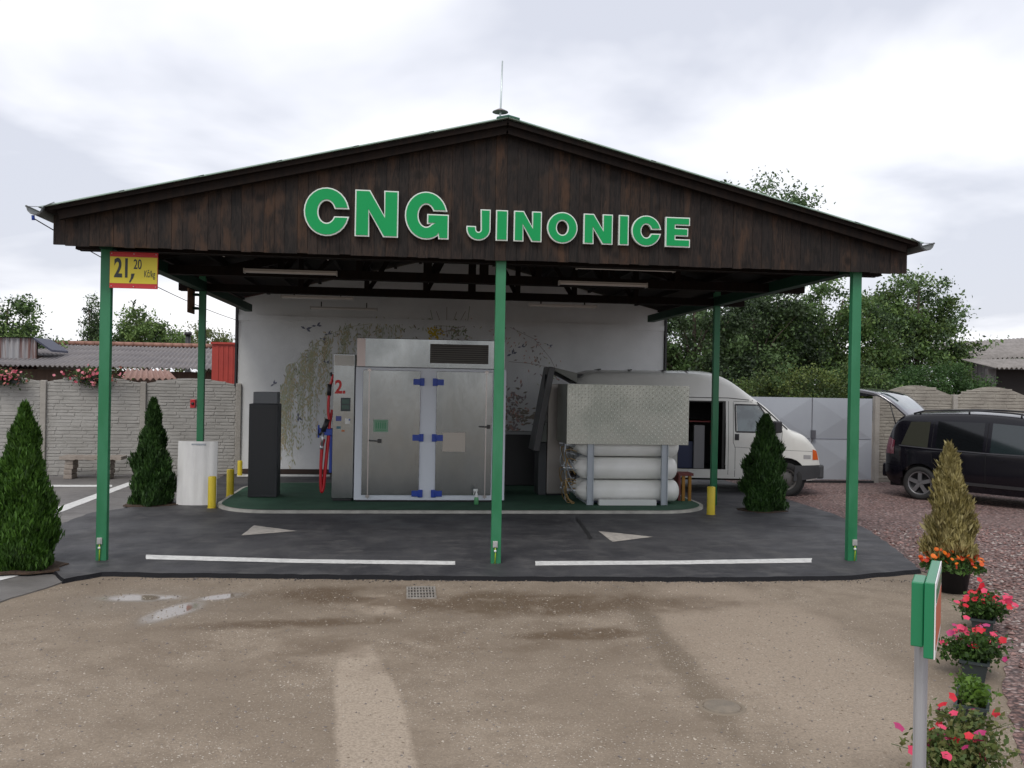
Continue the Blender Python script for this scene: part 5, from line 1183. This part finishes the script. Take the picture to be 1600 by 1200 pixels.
# ------------------------------------------------------------------ boundary on the left: concrete panel fence, bench, flower baskets
def conc(name, c1, c2, c3):
    g = NT(name); col = g.mix(g.rng(g.noise(2.2, 6), .35, .65), c1, c2); col = g.mix(g.math('MULTIPLY', g.rng(g.noise(1.1, 5, st=(1, 1, .3)), .5, .75), .5), col, c3)
    col = g.mix(g.math('MULTIPLY', g.rng(g.noise(45, 3), .5, .7), .3), col, c3); return g.done(col, .88, g.math('ADD', g.noise(60, 4), g.math('MULTIPLY', g.noise(8, 4, st=(1, 1, 3)), 1.5)), .5, .012)
cm = conc('concrete_panel', (.30, .29, .27), (.36, .35, .33), (.23, .22, .205)); cm2 = conc('concrete_panel_warm', (.24, .22, .19), (.30, .28, .24), (.17, .155, .13))
cpost = conc('concrete_post', (.30, .28, .25), (.35, .33, .30), (.24, .22, .20))
def panel_fence(name, lab, A, B, n, H, arch, mat, seed, phase=0):
    A, B = Vector(A), Vector(B); d = (B-A); L = d.length; d.normalize(); nn = Vector((d.y, -d.x, 0))
    if nn.y > 0: nn = -nn
    rf_ = random.Random(seed); t = thing(name, (A+B)/2, lab, 'fence', 'concrete boundary fences'); bay = L/n
    for k in range(n):
        b = MB(); s0, s1 = k*bay+.055, (k+1)*bay-.055; P0 = A+d*s0; w_ = s1-s0; nz = int(H/.075)
        def pt(s, z, o): q = P0+d*s+nn*o; return (q.x, q.y, z)
        zt = lambda s: H-arch+arch*math.sin(math.pi*s/w_)**1.0
        # stacked stone courses in relief
        m_ = 24
        tp = [(w_*i/m_, zt(w_*i/m_)) for i in range(m_+1)]
        v = [pt(s, 0.02, o) for s in (0, w_) for o in (0, -.05)]
        vv = [pt(s, z, 0) for s, z in tp]+[pt(s, .02, 0) for s, z in tp]+[pt(s, z, -.05) for s, z in tp]; q = m_+1
        b.add(vv, [(i, i+1, q+i+1, q+i) for i in range(m_)]+[(i, i+1, 2*q+i+1, 2*q+i) for i in range(m_)])
        z = .03
        while z < H-.02:
            hc = rf_.uniform(.055, .085); s = rf_.uniform(-.3, 0)
            while s < w_:
                l_ = rf_.uniform(.18, .5); a0, a1 = max(s, 0)+.004, min(s+l_, w_)-.004; s += l_
                if a1-a0 < .03: continue
                zt_ = min(z+hc-.007, zt((a0+a1)/2)-.006); 
                if zt_-z < .02: continue
                o0, o1 = rf_.uniform(.003, .014), rf_.uniform(.005, .018)
                P = [pt(a0, z, .001), pt(a1, z, .001), pt(a1, zt_, .001), pt(a0, zt_, .001), pt(a0+.012, z+.008, o0), pt(a1-.012, z+.008, o1), pt(a1-.012, zt_-.01, o1*.7), pt(a0+.012, zt_-.01, o0*.7)]
                b.add(P, [(4, 5, 6, 7), (0, 1, 5, 4), (1, 2, 6, 5), (2, 3, 7, 6), (3, 0, 4, 7)])
            z += hc
        b.build('panel', mat, t)
    for k in range(n+1):
        q = A+d*(k*bay); b = MB(); b.bar((q.x, q.y, 0), (q.x, q.y, H-arch+.03), .11, .13, up=tuple(nn)); b.build('post', cpost, t, bevel=.012)
    return t
d0 = Vector((4.33, .80, 0)).normalized(); Lp = G(66, 745); Lp2 = G(222, 744); bay = (Lp2-Lp).length; dd = (Lp2-Lp).normalized()
A = Lp-dd*bay*2; B = Lp2+dd*bay*1.02
panel_fence('left_fence', 'grey concrete fence of stacked stone pattern with wavy top, left of the station', A, Lp+dd*bay*2, 4, 2.05, .12, cm, 5)
Ga = G(1386-4, 757); Gb = G(1372, 760)
fr0 = G(1364, 757); q1 = at(1487, 640, 19.0); fr1 = Vector((fr0.x+2.02, 18.75, 0))
panel_fence('right_fence', 'taller arched concrete fence behind the black car, right of the grey gate', (at(1364, 700, 18.8).x+.06, 18.8, 0), (at(1487, 700, 18.8).x+2*(at(1487, 700, 18.8).x-at(1364, 700, 18.8).x), 18.8, 0), 3, 2.18, .22, cm2, 9)
# bench of rough stone
bn = thing('stone_bench', G(147, 745), 'rough stone bench on two stacked block legs against the left fence', 'bench'); bx = bn.location.x; by = bn.location.y-.42
st = conc('rough_stone', (.26, .22, .19), (.34, .30, .26), (.16, .13, .11))
b = MB(); rb_ = random.Random(8); n = 22; top_ = [(bx-.46+i*1.17/n, .47+rb_.uniform(-.008, .008)) for i in range(n+1)]; bot_ = [(x, z-.07+rb_.uniform(-.008, .008)) for x, z in top_]
b.prism(top_+bot_[::-1], lambda a, c, d: (a, d, c), by-.2, by+.18); b.build('seat', st, bn)
for x in (bx-.30, bx+.42):
    b = MB()
    for k in range(4): o = rb_.uniform(-.015, .015); w_ = rb_.uniform(.065, .085); b.box(x-w_+o, x+w_+o, by-.16, by+.15, .014+k*.098, .014+k*.098+.092)
    b.build('leg', st, bn, bevel=.012)
# geranium baskets hung on the fence top
ger = leaf_mats('geranium_leaf', ((.07, .12, .03), (.05, .09, .025)), .3); gp = [M('geranium_pink', (.52, .16, .20), .6), M('geranium_salmon', (.55, .22, .18), .6), M('geranium_deep', (.42, .06, .10), .6)]
def basket(u, v, y, lab, seed, sc=1):
    P = at(u, v, y); t = thing('hanging_flowers', (P.x, y, P.z), lab, 'flower box', 'flower boxes on the left fence'); rs = np.random.RandomState(seed)
    b = MB(); b.box(-.26, .26, -.08, .07, -.10, .02); b.box(-.22, -.20, .05, .2, .0, .012); b.box(.20, .22, .05, .2, .0, .012); b.build('trough', boxm, t, local=True)
    Pn = rs.normal(size=(900, 3))*np.array([.22, .07, .09])*sc; Pn[:, 1] -= .05; polys('leaves', leaf_quads(Pn, .05, rs), ger, rs.choice(2, 900), parent=t)
    F = rs.normal(size=(95, 3))*np.array([.27, .06, .10])*sc; F[:, 1] -= .12; F[:, 2] += .02; blooms('geranium_flower', F, .036, gp, t, seed, npet=6)
fy = 19.2
basket(10, 590, 18.95, 'pink flowers on the fence top at the left edge', 51, .8); basket(147, 589, 19.2, 'pink flowers on the fence top behind the left front post', 52)
# ------------------------------------------------------------------ grey sheet gate
GY = 18.72; gx0, gx1 = at(1172, 700, GY).x, at(1362, 700, GY).x; gm = at(1268, 700, GY).x; gz = at(1300, 622, GY).z
gatem = M('gate_sheet', (.36, .385, .42), .5, .1, col2=(.31, .33, .37), scale=.8, contrast=.5); gt = thing('metal_gate', ((gx0+gx1)/2, GY, 0), 'double leaf grey sheet metal gate with crossed pressings behind the van', 'gate')
for (a, c) in ((gx0, gm-.012), (gm+.012, gx1)):
    b = MB(); w_ = c-a; hgt = gz-.08; cx_, cz_ = (a+c)/2, .08+hgt/2; hz = hgt/2
    for (q0, q1_, z0_, z1_) in ((a, c, .08, .08+hz), (a, c, .08+hz, gz)):
        cc = ((q0+q1_)/2, GY-.035, (z0_+z1_)/2)
        P = [(q0, GY, z0_), (q1_, GY, z0_), (q1_, GY, z1_), (q0, GY, z1_), cc]; b.add(P, [(0, 1, 4), (1, 2, 4), (2, 3, 4), (3, 0, 4)])
    lf_ = b.build('gate_leaf', gatem, gt); b = MB()
    for (x0, x1, z0_, z1_) in ((a, a+.05, .08, gz), (c-.05, c, .08, gz), (a+.05, c-.05, .08, .13), (a+.05, c-.05, gz-.05, gz)): b.box(x0, x1, GY+.004, GY+.05, z0_, z1_)
    b.bar((a+.03, GY-.004, .08+hz), (c-.03, GY-.004, .08+hz), .012, .012)
    b.build('leaf_frame', M('gate_frame', (.22, .23, .27), .5, .2), lf_)
b = MB(); b.box(gm-.03, gm+.05, GY-.09, GY-.01, .98, 1.16); b.build('latch', M('latch_grey', (.15, .15, .17), .4, .5), gt)
b = MB(); b.box(gx0-.05, gx1+.05, GY-.03, GY+.03, .012, .055); b.build('sill_rail', black, gt)
b = MB(); b.box(gx0-.10, gx0-.01, GY-.05, GY+.05, 0, gz+.02); b.build('gate_post', MATS['gate_frame'], gt)
# ------------------------------------------------------------------ neighbouring sheds
def corrug(mb, A, B, C_, D, n, amp, m=0, th=.012):
    """corrugated sheet A-B (eave) C-D (ridge): waves run along A-B"""
    A, B, C_, D = map(Vector, (A, B, C_, D)); nrm = (B-A).cross(D-A).normalized(); 
    if nrm.z < 0: nrm = -nrm
    N_ = n*6; v = []
    for lo, hi in ((A, D), ): pass
    for i in range(N_+1):
        t = i/N_; o = nrm*amp*math.sin(2*math.pi*i/6); v += [A.lerp(B, t)+o, D.lerp(C_, t)+o]
    mb.add(v, [(2*i, 2*i+2, 2*i+3, 2*i+1) for i in range(N_)], m, True)
    w_ = [p-nrm*th for p in v]; mb.add(w_, [(2*i, 2*i+1, 2*i+3, 2*i+2) for i in range(N_)], m, True)
    mb.add([q for i in range(N_+1) for q in (v[2*i], w_[2*i])], [(2*i, 2*i+2, 2*i+3, 2*i+1) for i in range(N_)], m)
eter = M('fibre_cement', (.155, .145, .15), .85, col2=(.20, .185, .185), scale=1.5, bump=.2, bscale=30); tile = M('ridge_tile', (.30, .16, .12), .8, col2=(.22, .11, .085), scale=6)
hs = thing('long_shed', tpos(190, 29), 'long low shed with grey corrugated roof and red ridge tiles beyond the left fence', 'shed')
e0, e1 = at(2, 575, 26), at(420, 580, 26); r0_, r1_ = at(62, 544, 32), at(420, 548, 32)
e0.z = e1.z = 2.27; r0_.z = r1_.z = 3.10; e0.x = -11.6; r0_.x = -12.5
b = MB(); n = 4
for k in range(n):
    t0, t1 = k/n-(.01 if k else 0), (k+1)/n; off = Vector((0, 0, -.012*k+.03)); A_, B_ = e0.lerp(r0_, t0), e1.lerp(r1_, t0); C__, D_ = e1.lerp(r1_, t1), e0.lerp(r0_, t1)
    corrug(b, A_-Vector((0, 0, -.012*(n-k))), B_-Vector((0, 0, -.012*(n-k))), C__+off, D_+off, 60, .028)
b.build('roof', eter, hs)
b = MB(); L = r1_.x-r0_.x; m_ = int(L/.32)
for k in range(m_): x = r0_.x+k*.32; b.tube([(x, 32.0, 3.17), (x+.33, 32.0, 3.155)], [.07, .085], 10)
b.build('ridge_tiles', tile, hs)
b = MB(); b.box(e0.x+.3, e1.x, 26.5, 26.6, 0, 2.22); b.box(e0.x+.3, e0.x+.4, 26.6, 32, 0, 2.3); b.build('wall', M('shed_wall', (.05, .03, .022), .8, col2=(.08, .05, .035), scale=3, stretch=(5, 1, 1)), hs)
b = MB(); ch = at(294, 530, 36); b.box(ch.x-.12, ch.x+.12, 35.9, 36.1, 0, at(294, 522, 36).z); 
cht = thing('flue_pipe', (ch.x, 36, 0), 'dark flue standing against the pale weeping tree, left of the rear post', 'flue'); b = MB(); b.tube([(ch.x, 36, 0), (ch.x, 36, at(294, 524, 36).z)], .10, 12); b.tube([(ch.x, 36, at(294, 524, 36).z), (ch.x, 36, at(294, 519, 36).z)], .14, 12); b.build('pipe', black, cht)
# rusty corrugated gable of a second shed
rg = NT('rusty_sheet'); c_ = rg.mix(rg.rng(rg.noise(1.3, 4, st=(2.2, 1, .12)), .50, .60), (.30, .30, .31), (.13, .06, .05)); rusty = rg.done(c_, .7)
sh2 = thing('rusty_shed', tpos(20, 29), 'pale corrugated shed end with vertical rust streaks at the left edge', 'shed')
y2 = 27.6; zt2 = at(30, 528, y2).z; x1_ = at(57, 560, y2).x; b = MB(); x0_ = x1_-4; N_ = 150; v = []
for i in range(N_+1): x = x0_+(x1_-x0_)*i/N_; o = .03*math.sin(i*math.pi/3); v += [(x, y2+o, 1.5), (x, y2+o, zt2)]
b.add(v, [(2*i, 2*i+2, 2*i+3, 2*i+1) for i in range(N_)], 0, True); b.box(x0_, x1_-.01, y2+.05, y2+.12, 0, zt2-.02, 1); b.box(x1_-.06, x1_, y2+.13, y2+4, 0, zt2-.5, 1); b.build('wall', [rusty, MATS['shed_wall']], sh2)
b = MB(); b.add([(x1_-.05, y2-.1, zt2+.02), (x1_+.45, y2-.1, 2.80), (x1_+.45, y2+1.2, 2.80), (x1_-.05, y2+1.2, zt2+.02), (x1_-.05, y2-.1, zt2-.04), (x1_+.45, y2-.1, 2.74), (x1_+.45, y2+1.2, 2.74), (x1_-.05, y2+1.2, zt2-.04)], [(0, 1, 2, 3), (4, 7, 6, 5), (0, 4, 5, 1), (1, 5, 6, 2)]); b.add([(x0_, y2-.1, zt2), (x1_-.05, y2-.1, zt2+.02), (x1_-.05, y2+1.2, zt2+.02), (x0_, y2+1.2, zt2)], [(0, 1, 2, 3)]); b.build('roof', M('navy_roof', (.04, .045, .075), .6), sh2)
sh3 = thing('tiled_lean_to', tpos(232, 21.5), 'small red tiled roof just above the left fence, right of the left front post', 'roof')
b = MB(); a = [at(188, 592, 21.3), at(276, 592, 21.3), at(263, 578, 23), at(198, 577, 23)]; corrug(b, a[0], a[1], a[2], a[3], 9, .03); b.build('tiles', M('pale_tile', (.30, .19, .16), .8, col2=(.22, .13, .11), scale=8), sh3)
b = MB(); b.box(a[0].x+.1, a[1].x-.1, 21.5, 22.9, 0, a[0].z-.1); b.build('wall', MATS['shed_wall'], sh3)
rc = thing('red_container', tpos(350, 22), 'bright red sheet metal panel standing behind the left fence at the wall corner', 'container'); b = MB(); x0_, x1_ = at(331, 560, 21.6).x, -3.0; zt3 = at(345, 538, 21.6).z
b.box(x0_, x1_, 21.6, 24, 0, zt3); n = 12
for k in range(n): x = x0_+.1+k*(x1_-x0_-.2)/n; b.box(x, x+.05, 21.585, 21.598, .1, zt3-.04)
b.build('body', M('container_red', (.40, .045, .03), .55, col2=(.33, .035, .025), scale=2), rc); b = MB(); b.box(x0_-.02, x1_+.02, 21.55, 24.05, zt3+.002, zt3+.05); b.build('lid', MATS['container_red'], rc)
# sheds behind the right fence
sh4 = thing('grey_shed', tpos(1560, 30), 'grey timber shed with corrugated roof at the right edge behind the fence', 'shed')
y4 = 28; xl = at(1503, 600, y4).x; b = MB(); corrug(b, (xl-.5, y4-.5, at(1492, 563, y4-.5).z), (xl+5, y4-.5, at(1492, 563, y4-.5).z+.36), (xl+5.5, y4+4, at(1530, 546, y4+4).z+.50), (xl+.1, y4+4, at(1530, 546, y4+4).z+.05), 32, .035); b.build('roof', M('shed_roof_pale', (.27, .25, .24), .8, col2=(.20, .185, .175), scale=3), sh4)
b = MB(); k = 0; x = xl; rw = random.Random(2); zt4 = at(1492, 563, y4-.5).z-.05
while x < xl+5: w_ = .14; b.box(x, x+w_-.008, y4-rw.uniform(0, .012), y4+.03, 0, zt4+(x-xl)*.06); x += w_
b.build('wall', M('grey_boards', (.10, .095, .10), .8, col2=(.14, .13, .135), scale=2, stretch=(6, 1, .6)), sh4)
sh5 = thing('low_lean_to', tpos(1590, 24), 'low corrugated canopy with a dark opening below it at the right edge', 'shed')
y5 = 23.8; a = at(1556, 575, y5); b = MB(); corrug(b, (a.x, y5, a.z), (a.x+3, y5, a.z+.05), (a.x+3, y5+2, a.z+.36), (a.x+.25, y5+2, a.z+.30), 20, .03); b.build('roof', MATS['shed_roof_pale'], sh5)
b = MB(); b.box(a.x+.35, a.x+3, y5+.5, y5+.6, 0, a.z-.02); b.box(a.x+.05, a.x+.33, y5+.45, y5+.55, 0, a.z-.02, 1); b.build('wall', [M('opening_shade', (.015, .012, .012), .9), MATS['grey_boards']], sh5)  # solid near-black panel; shade under the canopy put into its colour
# ------------------------------------------------------------------ drain grate, manhole, foreground sign post
dg = thing('drain_grate', (G(658, 927).x, G(658, 927).y, 0), 'small pale square drain grate set in the dirt before the centre post', 'drain')
x0, x1, y0, y1 = G(635, 927).x, G(681, 927).x, G(658, 936).y, G(658, 918).y; gm_ = M('grate_metal', (.36, .34, .31), .6, .3, col2=(.26, .23, .20), scale=9)
b = MB(); b.box(x0, x1, y0, y0+.02, .001, .014); b.box(x0, x1, y1-.02, y1, .001, .014); b.box(x0, x0+.02, y0+.02, y1-.02, .001, .014); b.box(x1-.02, x1, y0+.02, y1-.02, .001, .014); b.build('frame', gm_, dg)
b = MB(); b.box(x0+.02, x1-.02, y0+.02, y1-.02, .001, .003, 1)
for k in range(8): x = x0+.03+k*(x1-x0-.05)/8; b.box(x, x+.015, y0+.021, y1-.021, .004, .012)
for k in range(1, 4): y = y0+(y1-y0)*k/4; b.box(x0+.021, x1-.021, y-.008, y+.008, .0042, .0118)
b.build('bars', [gm_, M('grate_pit', (.03, .025, .02), .9)], dg)
mh = thing('manhole_cover', (G(1128, 1105).x, G(1128, 1105).y, 0), 'round concrete manhole lid half sunk in the dirt at lower right', 'manhole cover')
b = MB(); b.lathe([(0, .012), (.108, .012), (.115, .009), (.120, .001)], (mh.location.x, mh.location.y, 0), 'z', 30); b.build('lid', M('lid_concrete', (.165, .14, .11), .85, col2=(.21, .175, .135), scale=9, bump=.5, bscale=60), mh)
b = MB(); b.lathe([(.124, .001), (.130, .007), (.150, .004), (.155, .0005)], (mh.location.x, mh.location.y, 0), 'z', 30); b.build('rim', M('lid_rim', (.19, .155, .115), .9), mh)
def PV(u, v, d):
    r = ray(u, v); return Vector((0, 0, CAM_H))+r*d
fs = thing('sign_post', (*PV(1438, 1100, 3.8).xy, 0), 'slim grey post with a green sign box seen edge on, in the right foreground', 'sign')
pc = PV(1438, 1100, 3.8); ptop = PV(1446, 890, 3.8); b = MB(); rp_ = .027
prf_ = []
for k in range(24): a = 2*math.pi*k/24; rr_ = rp_*(1-.07*(k % 4 == 0)); prf_.append((pc.x+rr_*math.cos(a), pc.y+rr_*math.sin(a)))
b.prism(prf_, lambda a, c, d: (a, c, d), 0, 1.27, smooth=False); b.build('pole', M('post_aluminium', (.42, .43, .45), .42, .4, col2=(.37, .38, .40), scale=3, stretch=(8, 8, .3)), fs)
gsm = M('sign_green', (.012, .20, .085), .38, coat=.2); n0 = PV(1454, 905, 3.62); f0 = PV(1463.5, 873, 4.10); dv = (f0-n0); dv.z = 0; dl = dv.length; dv.normalize(); nv_ = Vector((dv.y, -dv.x, 0)); zt_ = 1.293; zb_ = .985
def sbox(mb, a0, a1, o0, o1, z0, z1, m=0):
    c = [n0+dv*a+nv_*o for a in (a0, a1) for o in (o0, o1)]; v = [(p.x, p.y, z) for p in c for z in (z0, z1)]; mb.add(v, [(0, 1, 3, 2), (4, 6, 7, 5), (0, 4, 5, 1), (2, 3, 7, 6), (0, 2, 6, 4), (1, 5, 7, 3)], m)
b = MB(); sbox(b, 0, dl, -.022, .016, zb_, zt_); b.build('sign_box', gsm, fs, bevel=.004)
b = MB(); sbox(b, 0, dl, .0165, .021, zb_, zt_); fp = b.build('face_panel', M('panel_white', (.72, .72, .72), .4), fs)
b = MB(); sbox(b, .03, dl-.03, .0215, .0225, zb_+.03, zt_-.10); sbox(b, .03, dl-.03, .0215, .0225, zt_-.085, zt_-.03, 1); b.build('face_print', [M('print_orange', (.5, .12, .05), .5), gsm], fp)
b = MB(); q = PV(1441, 900, 3.72); q.z = 0; 
for (o0, o1) in ((-.050, -.024),): sbox(b, .03, .20, -.072, -.0245, 1.02, 1.285)
b.build('clamp_housing', gsm, fs, bevel=.005)
